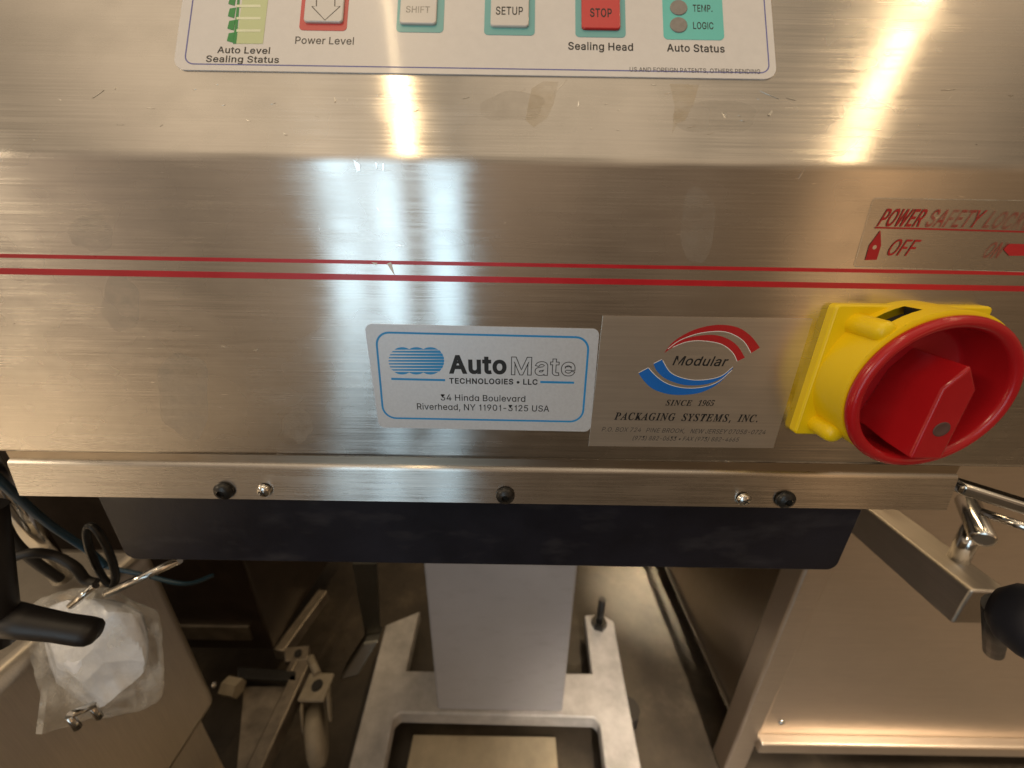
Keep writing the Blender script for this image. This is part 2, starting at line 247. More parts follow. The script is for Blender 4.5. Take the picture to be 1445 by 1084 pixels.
# ------------------------------------------------------------------ lettering
GLYPHS = json.loads(r'''{"s":{"(":[273,[[89,207,95,131,111,55,139,-21,177,-96,236,-96,188,16,160,115,151,207,154,258,161,313,191,428,236,539,177,539,153,494,132,441,114,384,101,324,92,264]]],")":[273,[[86,18,37,-96,97,-96,134,-22,161,53,178,130,184,207,181,264,173,323,159,384,142,441,121,494,97,539,37,539,82,428,112,313,119,258,122,207,113,116]]],",":[188,[[68,71,38,-119,84,-119,137,71]]],"-":[453,[[114,244,114,188,337,188,337,244]]],".":[188,[[50,41,53,24,63,9,78,-1,95,-4,113,-1,128,9,138,24,141,41,138,59,128,73,113,83,95,87,78,83,63,73,53,59]]],"0":[453,[[53,178,69,113,95,62,130,24,174,1,227,-7,279,1,323,24,359,62,384,113,400,178,405,254,400,330,384,395,358,447,323,484,279,508,227,516,174,508,130,484,95,447,69,395,53,330,48,254],[123,144,113,194,109,254,113,314,123,365,140,405,163,435,192,453,227,460,261,453,290,435,313,405,330,365,340,314,344,254,340,194,330,144,313,103,290,74,261,56,227,50,192,56,163,74,140,103]]],"1":[453,[[198,509,86,427,86,358,209,448,212,448,212,55,76,55,76,0,391,0,391,55,276,55,276,509]]],"2":[453,[[127,362,130,390,139,413,153,433,172,447,196,457,224,460,250,457,273,449,293,436,308,419,317,397,320,371,318,348,311,327,282,282,234,229,64,47,64,0,389,0,389,57,153,57,153,60,267,180,336,259,357,290,371,318,378,345,381,372,376,411,361,445,337,474,306,497,268,511,225,516,182,511,143,496,111,473,86,442,71,405,66,362]]],"3":[453,[[98,30,133,10,173,-3,218,-7,266,-2,309,12,344,36,370,66,387,103,393,145,387,186,371,222,344,253,308,276,264,288,221,289,372,461,372,509,70,509,70,452,288,452,288,448,157,299,157,248,201,248,242,244,275,234,299,217,316,196,326,172,329,145,325,116,315,93,297,74,275,61,248,53,219,50,191,52,165,59,144,71,126,87,115,107,109,132,44,132,52,91,70,57]]],"4":[453,[[40,158,40,105,282,105,282,0,343,0,343,105,413,105,413,163,343,163,343,318,282,318,282,163,109,163,109,166,311,509,247,509]]],"5":[453,[[83,60,108,32,140,11,178,-2,221,-7,268,-1,309,15,343,41,369,76,385,117,391,163,388,199,379,231,364,260,345,285,321,306,294,321,263,330,229,334,203,331,178,325,155,315,136,301,134,301,151,452,366,452,366,509,96,509,67,253,128,246,145,258,167,268,218,277,248,273,275,262,297,244,314,221,324,193,328,162,324,131,314,104,298,82,276,64,250,53,221,50,196,52,173,60,154,73,138,89,127,108,122,130,60,130,66,93]]],"6":[453,[[84,74,109,40,142,15,182,-1,226,-7,271,-2,310,14,343,39,368,73,384,112,389,157,384,201,370,240,346,271,316,295,278,309,235,314,196,307,173,293,322,509,252,509,137,340,102,285,80,239,68,199,64,162,69,115],[138,102,128,128,125,158,128,188,138,214,153,235,174,252,198,262,226,265,254,262,279,251,299,235,314,213,324,187,327,157,324,128,314,101,299,79,279,63,254,52,226,48,198,52,174,63,153,79]]],"7":[453,[[97,0,165,0,391,449,391,509,62,509,62,452,323,452,323,448]]],"8":[453,[[74,62,101,33,136,11,178,-2,226,-7,275,-2,317,11,352,33,378,62,395,96,401,135,397,166,387,195,372,220,351,241,327,256,300,265,300,267,333,282,359,308,376,342,382,380,377,417,361,450,337,477,306,498,269,511,226,516,184,511,146,498,114,477,90,450,75,417,70,380,76,342,93,308,119,282,153,267,153,265,125,256,101,241,81,220,65,195,55,166,52,135,57,96],[129,91,119,113,115,139,119,165,130,189,147,208,169,223,196,232,226,235,256,232,283,223,305,208,322,189,333,165,337,139,333,113,323,91,307,74,285,60,258,52,226,49,195,52,167,60,145,74],[177,449,200,457,226,460,252,457,275,449,294,437,308,420,316,399,319,376,316,351,307,330,293,313,274,300,252,292,226,290,201,292,178,300,159,313,145,330,136,351,133,376,136,399,145,420,159,437]]],"9":[453,[[83,269,106,237,137,214,175,199,218,195,257,202,279,216,130,0,200,0,315,168,350,224,373,270,385,309,389,347,384,393,368,434,343,468,310,494,271,510,226,516,182,510,143,494,110,469,85,436,69,397,64,352,68,307],[138,295,129,322,125,352,129,381,138,407,154,429,174,446,199,457,226,460,254,457,279,446,299,429,314,407,324,381,327,350,324,321,314,295,299,273,279,257,254,247,226,243,199,247,174,257,154,274]]],"A":[480,[[16,0,85,0,135,142,344,142,395,0,463,0,276,509,201,509],[191,302,213,371,239,456,264,372,287,302,324,199,155,199]]],"B":[456,[[125,57,125,231,248,231,279,228,306,218,327,203,342,184,352,161,355,137,349,105,330,80,296,63,245,57],[60,509,60,0,247,0,301,4,344,18,377,39,400,67,413,100,418,136,414,173,402,203,385,227,363,245,339,257,315,262,315,267,356,286,373,301,387,320,395,344,398,374,394,410,381,442,359,469,329,491,289,504,241,509],[125,285,125,452,240,452,283,446,313,429,330,403,336,372,333,348,323,326,308,309,288,296,265,288,238,285]]],"C":[510,[[48,179,70,115,104,63,150,25,205,1,267,-7,305,-4,341,5,373,19,402,38,428,62,448,91,463,124,473,160,408,160,389,114,357,81,315,60,267,53,223,59,184,76,151,105,125,145,109,194,103,254,109,314,125,364,150,403,184,432,223,450,267,456,315,449,357,428,389,395,401,373,408,348,473,348,463,385,448,418,427,447,402,471,373,490,340,504,305,513,267,516,205,508,150,484,104,445,70,393,48,329,40,254]]],"D":[502,[[60,509,60,0,219,0,291,8,351,31,398,68,433,119,455,181,462,255,455,329,433,391,399,441,353,478,294,501,225,509],[318,81,272,63,215,57,125,57,125,452,221,452,275,446,320,428,354,399,379,361,394,312,399,255,394,198,379,149,354,110]]],"E":[419,[[125,57,125,229,355,229,355,286,125,286,125,452,372,452,372,509,60,509,60,0,375,0,375,57]]],"F":[410,[[125,0,125,221,346,221,346,278,125,278,125,452,369,452,369,509,60,509,60,0]]],"G":[520,[[47,179,69,116,104,64,149,25,205,1,269,-7,326,0,377,19,419,50,451,91,471,141,478,200,478,256,283,256,283,199,415,199,410,160,396,123,374,93,345,71,309,57,269,53,224,59,184,76,151,105,125,145,109,194,103,254,109,314,125,364,150,404,183,432,222,450,265,456,315,448,356,427,387,393,408,349,474,349,465,384,449,416,429,445,403,469,374,489,340,504,304,513,265,516,203,508,149,484,103,445,69,393,47,329,40,254]]],"H":[517,[[60,0,125,0,125,232,392,232,392,0,457,0,457,509,392,509,392,289,125,289,125,509,60,509]]],"I":[300,[[31,57,31,0,269,0,269,57,183,57,183,452,269,452,269,509,31,509,31,452,118,452,118,57]]],"J":[396,[[33,173,33,145,44,81,75,33,124,3,185,-7,246,3,294,33,326,81,336,145,336,509,272,509,272,145,266,104,248,74,220,56,185,50,149,56,122,74,104,104,98,145,98,173]]],"K":[467,[[60,509,60,0,125,0,125,167,198,245,372,0,449,0,243,289,448,509,364,509,212,344,174,303,139,261,124,242,125,334,125,509]]],"L":[393,[[60,509,60,0,361,0,361,57,125,57,125,509]]],"M":[628,[[122,0,122,328,120,435,129,408,145,361,159,321,170,291,286,0,342,0,456,291,467,322,482,363,498,409,507,436,504,327,504,0,568,0,568,509,476,509,352,187,342,158,330,121,315,73,299,123,287,159,277,187,152,509,60,509,60,0]]],"N":[523,[[124,328,122,384,120,431,148,381,177,331,202,290,387,0,463,0,463,509,399,509,399,157,401,108,403,76,388,107,363,151,343,183,136,509,60,509,60,0,125,0,125,291]]],"O":[533,[[48,179,70,115,105,63,150,25,205,1,267,-7,329,1,384,25,429,63,464,115,486,179,493,254,486,329,464,393,429,445,384,484,329,508,267,516,205,508,150,484,105,445,70,393,48,329,40,254],[125,144,109,194,103,254,109,314,125,364,151,404,184,433,223,450,267,456,310,450,349,433,383,404,408,365,425,314,430,254,425,194,408,144,383,105,349,76,310,59,267,53,223,59,184,76,151,105]]],"P":[445,[[60,509,60,0,125,0,125,186,235,186,289,191,332,207,366,233,390,265,404,304,409,348,404,391,390,430,366,462,332,487,289,503,235,509],[125,242,125,452,232,452,268,449,297,439,318,423,333,402,342,376,344,348,342,319,333,294,318,272,297,256,269,246,233,242]]],"R":[449,[[60,509,60,0,125,0,125,198,236,198,246,199,353,0,428,0,313,211,333,217,367,240,390,271,405,309,409,352,405,395,390,433,367,465,333,489,290,504,236,509],[125,255,125,452,233,452,269,449,298,440,319,425,334,405,342,380,345,352,342,324,334,300,319,281,298,267,269,258,234,255]]],"S":[447,[[64,60,91,31,128,9,172,-4,224,-9,278,-4,323,11,360,34,386,64,403,99,408,139,405,171,395,198,379,220,359,238,312,264,264,279,212,293,169,308,148,319,131,334,119,352,115,376,118,398,129,418,145,435,167,448,194,456,225,459,267,453,302,437,326,412,337,378,401,378,394,415,377,449,351,476,316,498,275,511,227,516,180,511,138,498,102,476,75,448,58,413,52,372,60,326,86,289,128,260,184,239,245,222,296,205,316,193,332,179,342,161,346,139,341,114,329,92,311,74,286,60,257,52,224,49,194,52,166,59,142,71,123,88,110,110,104,137,38,137,46,96]]],"T":[449,[[32,509,32,452,193,452,193,0,257,0,257,452,417,452,417,509]]],"U":[517,[[60,509,60,173,66,124,85,80,114,43,154,15,203,-2,259,-8,315,-2,363,15,403,43,433,80,451,124,457,173,457,509,393,509,393,178,389,144,377,113,357,87,331,68,298,56,259,52,220,56,187,68,160,87,141,113,128,144,124,178,124,509]]],"W":[686,[[16,509,155,0,230,0,318,323,335,395,343,437,351,391,368,323,455,0,530,0,670,509,603,509,523,196,510,145,499,94,492,62,486,94,462,196,380,509,306,509,224,196,211,145,200,94,193,61,187,94,163,196,82,509]]],"X":[474,[[18,0,91,0,182,129,206,166,225,196,237,218,250,195,268,165,292,129,382,0,456,0,276,263,446,509,374,509,298,400,272,361,252,329,238,302,223,329,204,361,178,400,104,509,29,509,200,260]]],"Y":[472,[[91,509,16,509,203,208,203,0,268,0,268,208,455,509,381,509,280,344,251,293,237,260,222,292,192,344]]],"a":[389,[[48,45,68,22,94,5,126,-5,160,-9,190,-6,215,1,252,25,272,52,277,52,277,0,337,0,337,251,333,290,322,320,306,343,286,360,239,379,194,384,163,382,133,375,104,364,79,346,57,322,41,291,100,274,118,301,149,322,171,329,196,331,220,329,240,322,256,311,267,297,273,279,273,243,265,235,234,227,178,220,125,211,78,193,58,179,43,161,34,138,30,108,35,73],[102,72,94,87,92,105,95,124,103,139,117,150,134,159,175,168,200,171,231,176,259,182,276,190,276,138,272,115,263,93,248,74,228,59,202,49,170,45,130,52,114,61]]],"d":[424,[[39,133,55,84,79,45,111,16,151,-2,195,-8,227,-5,252,4,287,31,307,59,313,59,313,0,372,0,372,509,311,509,311,319,306,319,287,346,253,373,228,381,196,384,151,378,112,361,79,332,55,293,39,245,34,189],[109,117,99,151,96,189,99,227,108,261,124,290,145,311,172,325,205,330,237,325,263,312,284,291,300,263,309,229,312,189,309,150,299,115,284,86,263,65,236,51,205,47,172,51,145,66,124,88]]],"e":[404,[[34,187,40,132,56,85,82,46,117,16,161,-2,212,-8,249,-5,283,4,311,19,335,39,353,63,365,91,306,105,285,73,254,53,212,46,179,50,151,61,128,80,110,106,100,139,97,169,371,169,371,194,368,242,357,282,341,315,319,341,294,361,266,374,236,382,205,384,157,378,115,359,81,329,55,290,39,242],[125,294,146,313,173,326,205,330,237,326,263,314,283,294,298,269,307,237,308,221,97,221,99,241,109,270]]],"g":[425,[[51,-69,64,-91,82,-110,105,-127,134,-140,168,-148,207,-151,251,-147,291,-136,324,-117,350,-90,367,-54,372,-9,372,379,313,379,313,319,308,319,288,346,253,373,228,382,196,384,152,378,112,361,80,332,55,293,39,246,34,191,39,136,55,90,80,53,113,27,152,10,195,5,227,8,252,16,287,41,306,68,311,68,311,-6,304,-47,282,-75,249,-92,207,-97,178,-95,154,-88,122,-66,101,-41],[109,123,99,155,96,193,99,229,109,262,124,290,145,312,172,325,205,330,237,325,264,312,285,291,300,264,309,231,312,193,309,154,300,121,285,95,264,75,237,63,205,59,172,63,145,76,124,96]]],"h":[410,[[53,509,53,0,114,0,114,227,117,257,126,283,141,303,161,317,184,326,210,329,246,323,273,304,290,275,296,235,296,0,357,0,357,240,353,285,341,321,321,349,295,369,264,380,227,384,187,379,152,362,124,332,114,312,114,509]]],"i":[167,[[67,446,84,443,100,446,114,455,123,468,126,483,123,499,114,512,100,521,84,524,67,521,54,512,44,499,41,483,44,468,54,455],[53,379,53,0,114,0,114,379]]],"l":[189,[[53,84,58,47,74,20,101,3,139,-2,162,-1,181,3,170,54,146,52,130,54,120,62,115,77,114,99,114,509,53,509]]],"n":[410,[[114,0,114,227,117,257,126,283,141,303,161,317,184,326,210,329,246,323,273,304,290,275,296,235,296,0,357,0,357,240,353,285,341,321,321,349,295,369,264,380,227,384,187,379,152,362,124,332,112,307,112,379,53,379,53,0]]],"o":[415,[[40,133,56,85,82,46,117,16,159,-2,207,-8,256,-2,299,16,333,46,359,85,376,133,381,187,376,243,359,291,333,330,299,360,256,378,207,384,159,378,117,360,82,330,56,291,40,243,34,187],[108,117,99,151,96,187,99,224,108,258,124,287,145,310,173,325,207,330,242,325,270,310,292,287,307,258,316,224,319,187,316,151,307,117,292,89,270,66,242,51,207,46,173,51,145,66,124,89]]],"r":[259,[[112,321,112,379,53,379,53,0,114,0,114,237,117,262,126,284,140,301,159,315,182,323,207,326,230,324,243,322,243,384,229,384,213,385,181,380,152,367,130,347,115,321]]],"s":[365,[[62,38,84,18,112,3,145,-5,182,-8,223,-5,260,6,290,24,312,47,326,75,331,107,325,142,306,171,275,194,229,209,172,223,144,232,124,243,112,258,109,277,114,299,131,317,156,329,187,333,219,328,243,316,258,298,268,277,324,290,314,316,299,339,279,358,254,372,223,381,187,384,149,381,115,370,87,354,65,332,51,305,47,274,53,237,72,208,104,186,149,170,212,155,237,147,254,136,265,121,268,103,262,81,244,62,217,50,181,45,150,49,124,60,105,79,94,107,36,94,45,63]]],"t":[227,[[65,93,72,52,92,21,125,2,168,-4,192,-3,213,2,202,54,185,51,170,50,150,53,136,61,128,76,126,98,126,327,204,327,204,379,126,379,126,471,65,471,65,379,6,379,6,327,65,327]]],"u":[410,[[53,379,53,139,57,95,69,59,89,31,115,11,146,-1,182,-5,222,0,257,17,286,47,298,73,298,0,357,0,357,379,296,379,296,153,293,122,283,97,268,77,249,62,226,53,200,50,164,56,137,75,119,105,114,144,114,379]]],"v":[389,[[187,87,165,155,84,379,17,379,163,0,226,0,371,379,305,379,224,155,203,87,195,59]]],"w":[567,[[87,379,23,379,138,0,199,0,248,172,263,225,277,280,284,309,291,280,305,225,319,172,368,0,429,0,545,379,480,379,434,214,413,135,397,66,382,136,362,214,316,379,252,379,206,214,186,135,170,64,154,137,133,214]]],"\u2022":[389,[[85,202,89,173,100,147,117,124,139,107,166,96,194,93,223,96,249,107,272,124,289,147,300,173,304,202,300,231,289,257,272,279,249,296,223,307,194,311,166,307,139,296,117,279,100,257,89,231]]],"\u0251":[425,[[39,133,55,84,79,45,112,16,151,-2,195,-8,227,-5,252,4,287,31,307,59,311,59,311,0,372,0,372,379,311,379,311,319,307,319,287,346,253,373,228,382,196,384,152,378,112,361,80,332,55,293,39,245,34,189],[109,117,99,151,96,189,99,228,109,262,124,290,145,312,172,325,205,330,237,325,264,312,285,291,300,263,309,229,312,189,309,150,300,115,285,86,264,65,237,51,205,47,172,51,145,66,124,88]]]},"r":{"A":[420,[[-68,17,-68,0,71,0,71,17,38,25,28,40,33,56,49,81,97,140,238,140,237,87,234,60,225,39,208,24,178,17,178,0,388,0,388,17,354,25,333,45,326,79,326,89,342,461,323,461,-13,48,-39,25],[119,168,247,328,240,168]]],"C":[440,[[20,165,26,114,42,71,69,36,104,10,149,-6,202,-11,273,0,335,34,387,91,368,105,326,58,280,30,229,20,185,28,151,53,129,91,122,142,130,212,152,287,184,353,222,401,264,430,309,439,348,431,377,406,395,366,401,310,420,308,449,463,431,463,421,449,407,444,385,448,333,459,287,463,218,452,154,420,116,389,83,352,56,309,37,262,24,214]]],"E":[441,[[-34,15,-34,0,350,0,389,136,372,136,346,98,319,69,289,47,256,33,218,25,173,23,137,28,130,34,128,44,130,56,134,73,175,227,185,228,194,228,231,224,256,213,270,193,275,163,275,149,274,136,289,136,336,322,320,322,293,280,277,266,257,257,200,251,181,251,220,398,229,418,242,427,269,429,323,424,360,407,381,376,388,330,388,324,407,324,432,451,73,451,73,435,109,426,118,416,120,401,119,387,115,369,39,85,22,41,12,28,0,20]]],"G":[499,[[34,98,73,39,136,1,221,-11,311,-1,395,31,425,150,440,191,451,202,469,206,475,206,475,223,286,223,286,207,325,201,333,193,336,179,330,144,312,74,302,47,288,29,267,18,238,14,188,22,151,48,128,89,120,144,128,214,150,287,183,352,222,400,264,429,308,439,350,431,382,408,402,370,410,317,428,317,457,463,441,463,431,449,418,444,400,447,349,459,306,463,268,460,232,452,163,422,122,393,87,357,59,316,38,271,25,224,21,175]]],"I":[249,[[-34,15,-34,0,177,0,177,15,141,24,129,47,135,82,211,365,227,410,236,421,247,428,283,435,283,451,73,451,73,435,108,426,120,404,119,387,115,369,39,85,22,41,12,28,0,20]]],"K":[426,[[-34,15,-34,0,177,0,177,15,141,24,132,33,130,47,136,82,171,214,175,221,180,216,243,82,258,40,251,23,225,17,214,17,214,0,403,0,403,17,385,21,372,28,353,56,255,267,389,392,429,424,454,435,459,435,459,451,320,451,320,436,348,428,357,414,344,389,305,350,186,242,180,238,179,242,212,365,228,409,237,421,249,429,283,435,283,451,73,451,73,435,109,426,118,416,120,401,119,387,115,369,39,85,22,41,12,28,0,20]]],"M":[587,[[-35,15,-35,0,109,0,109,15,74,24,65,33,62,47,69,82,144,363,188,-11,207,-11,453,374,377,85,368,57,361,40,352,29,340,21,305,15,305,0,516,0,516,15,480,24,468,47,469,64,473,82,549,365,566,409,575,421,587,429,622,435,622,451,469,451,263,132,224,451,72,451,72,435,93,432,108,426,116,417,119,403,113,369,38,85,21,41,11,28,-1,20]]],"N":[468,[[-35,15,-35,0,109,0,109,15,74,24,62,47,68,82,140,351,310,-11,330,-11,433,365,449,410,459,422,471,429,505,435,505,451,361,451,361,435,382,432,397,426,405,416,408,402,407,389,402,369,339,138,197,451,64,451,64,435,88,431,104,424,113,412,116,396,115,380,109,355,38,85,21,41,11,28,-1,20]]],"P":[409,[[-34,15,-34,0,177,0,177,15,141,24,132,33,130,47,136,82,171,215,195,215,271,219,323,231,359,251,386,278,404,310,410,346,400,392,372,424,325,444,259,451,73,451,73,435,109,426,117,417,120,404,119,387,115,369,39,85,22,41,12,28,0,20],[189,238,178,239,218,392,230,421,238,426,252,428,285,421,305,399,312,363,304,310,283,271,248,246,199,238]]],"S":[369,[[-9,-7,9,-7,24,9,38,14,58,10,111,-6,154,-11,221,-2,270,25,301,69,312,126,307,162,293,195,271,225,242,254,219,274,197,295,166,331,156,349,153,368,158,396,174,419,197,434,224,439,247,436,267,426,284,411,298,390,306,366,309,337,308,322,328,322,360,461,342,461,328,447,312,442,296,445,248,458,208,463,171,459,137,446,109,427,88,401,74,371,70,336,76,295,98,258,142,214,190,170,218,134,225,117,228,97,225,76,217,56,204,39,187,25,167,16,145,13,102,21,71,45,51,84,45,140,45,144,26,144]]],"T":[403,[[44,17,44,0,253,0,253,17,216,25,208,33,205,46,208,63,306,426,311,426,357,415,386,380,399,322,418,322,437,451,72,451,47,330,64,330,88,371,120,402,156,421,194,427,205,427,107,60,98,40,86,27,68,20]]],"Y":[349,[[23,17,23,0,232,0,232,17,192,24,184,32,181,48,185,71,221,210,352,389,383,423,399,432,415,435,415,451,269,451,269,435,277,435,306,427,316,405,310,382,291,352,210,240,163,394,161,409,164,422,171,429,206,435,206,451,24,451,24,433,50,424,67,390,122,226,125,204,123,197,87,60,78,40,66,27,48,20]]],"1":[375,[[67,346,87,351,108,365,154,416,154,79,152,58,146,45,135,38,120,36,65,36,65,0,343,0,343,36,288,36,271,38,261,47,254,79,254,482,179,482,132,447,74,412,28,396,31,375,40,359,52,349]]],"9":[375,[[61,102,50,94,44,83,42,69,45,51,53,33,67,17,88,4,116,-4,152,-7,200,-2,241,14,274,39,301,72,321,111,334,157,343,207,345,261,340,332,323,390,298,433,264,463,223,480,177,486,133,481,95,466,64,441,42,409,28,369,24,324,33,264,60,220,103,194,155,185,186,188,212,198,234,212,251,230,237,122,205,57,156,36,126,41,103,56,87,80,75,107],[149,244,128,275,121,328,125,377,137,413,156,434,181,441,209,432,231,403,245,352,251,278,239,260,224,245,206,236,184,233]]],"6":[375,[[35,151,51,93,76,49,109,18,150,-1,197,-7,264,5,313,38,342,90,352,155,343,214,315,258,273,285,218,294,186,292,161,286,125,269,134,345,152,401,180,435,216,447,232,443,243,434,256,400,260,360,298,364,322,376,336,393,340,412,338,431,329,449,313,464,291,476,261,484,222,486,176,481,137,466,104,441,77,409,57,370,42,325,33,275,30,222],[131,138,125,221,154,243,174,251,193,253,219,247,238,228,250,196,255,148,251,98,239,64,222,44,199,38,170,48,147,81]]],"5":[375,[[119,-4,165,-7,226,1,255,12,282,27,306,48,324,75,336,108,340,148,328,211,293,256,238,282,168,291,126,288,94,281,105,406,244,406,258,404,267,399,275,380,281,357,319,357,316,480,62,480,40,247,71,235,103,243,146,247,184,241,213,223,231,192,237,148,234,111,226,83,212,63,195,50,176,43,154,40,130,43,111,52,97,66,88,83,81,121,59,118,42,109,31,95,27,75,30,54,40,35,58,18,84,5]]],",":[180,[[47,-3,28,-87,71,-87,104,-8,129,71,124,78,61,78]]],".":[180,[[51,15,60,1,74,-7,89,-9,106,-7,119,1,129,15,132,36,129,57,119,71,106,79,89,81,74,79,60,71,51,57,48,36]]]}}''')
GLYPHS['s']['1'] = [330, [[192, 0, 250, 0, 250, 509, 208, 509, 190, 455, 108, 415, 108, 366, 192, 366]]]
GLYPHS['s']['I'] = [172, [[57, 0, 115, 0, 115, 509, 57, 509]]]
GLYPHS['s']['l'] = [166, [[55, 0, 111, 0, 111, 530, 55, 530]]]
_gc = {}
def _offset_glyph(polys, d):
    """grow (d>0) the strokes of a glyph"""
    def area(P): return sum(P[i][0] * P[(i + 1) % len(P)][1] - P[(i + 1) % len(P)][0] * P[i][1] for i in range(len(P)))
    big = max(polys, key=lambda P: abs(area(P))); s0 = 1 if area(big) > 0 else -1
    out = []
    for P in polys:
        sg = 1 if area(P) * s0 > 0 else -1
        out.append([tuple(q) for q in inset(P, -d * sg)])
    return out
def glyph(font, ch, bold=0):
    key = (font, ch, bold)
    if key in _gc: return _gc[key]
    adv, flat = GLYPHS[font][ch]
    polys = [[(f[i], f[i + 1]) for i in range(0, len(f), 2)] for f in flat]
    if bold: polys = _offset_glyph(polys, bold)
    cu = bpy.data.curves.new('glyph', 'CURVE'); cu.dimensions = '2D'; cu.fill_mode = 'BOTH'
    for P in polys:
        s = cu.splines.new('POLY'); s.points.add(len(P) - 1); s.use_cyclic_u = True
        for pt, q in zip(s.points, P): pt.co = (q[0], q[1], 0, 1)
    o = bpy.data.objects.new('glyph', cu); COL.objects.link(o)
    bpy.context.view_layer.update()
    me = bpy.data.meshes.new_from_object(o.evaluated_get(bpy.context.evaluated_depsgraph_get()))
    vs = [(v.co.x, v.co.y) for v in me.vertices]; fs = [tuple(p.vertices) for p in me.polygons]
    bpy.data.objects.remove(o); bpy.data.curves.remove(cu); bpy.data.meshes.remove(me)
    _gc[key] = (adv, polys, vs, fs); return _gc[key]
def text(mb, s, p0, p1, plane, off, font='s', cap=None, bold=0, shear=0.0, track=0, outline=0):
    """writes s with its baseline between the photo points p0 and p1, on the plane"""
    a = plane.px(*p0, off); b = plane.px(*p1, off); L = (b - a).length; ex = (b - a).normalized(); ey = Vector((-ex.y, ex.x))
    W = 0; items = []
    for ch in s:
        if ch == ' ': W += 190; continue
        g = glyph(font, ch, bold); items.append((W + bold, g)); W += g[0] + track + 2 * bold
    W = W - track; sx = L / W; sy = sx
    if cap:
        c0 = plane.px(p0[0], p0[1] - cap, off) - a; sy = abs(c0.dot(ey)) / (509 if font == 's' else 451)
    def T(x, y): return plane.w(a + ex * (x * sx + y * shear * sy) + ey * (y * sy), off)
    for x0, (adv, polys, vs, fs) in items:
        if outline:
            for P in polys:
                P2 = inset(P, outline); n = len(P)
                mb.add([T(x0 + q[0], q[1]) for q in P] + [T(x0 + q[0], q[1]) for q in P2], [(i, (i + 1) % n, n + (i + 1) % n, n + i) for i in range(n)])
        else:
            mb.add([T(x0 + q[0], q[1]) for q in vs], fs)

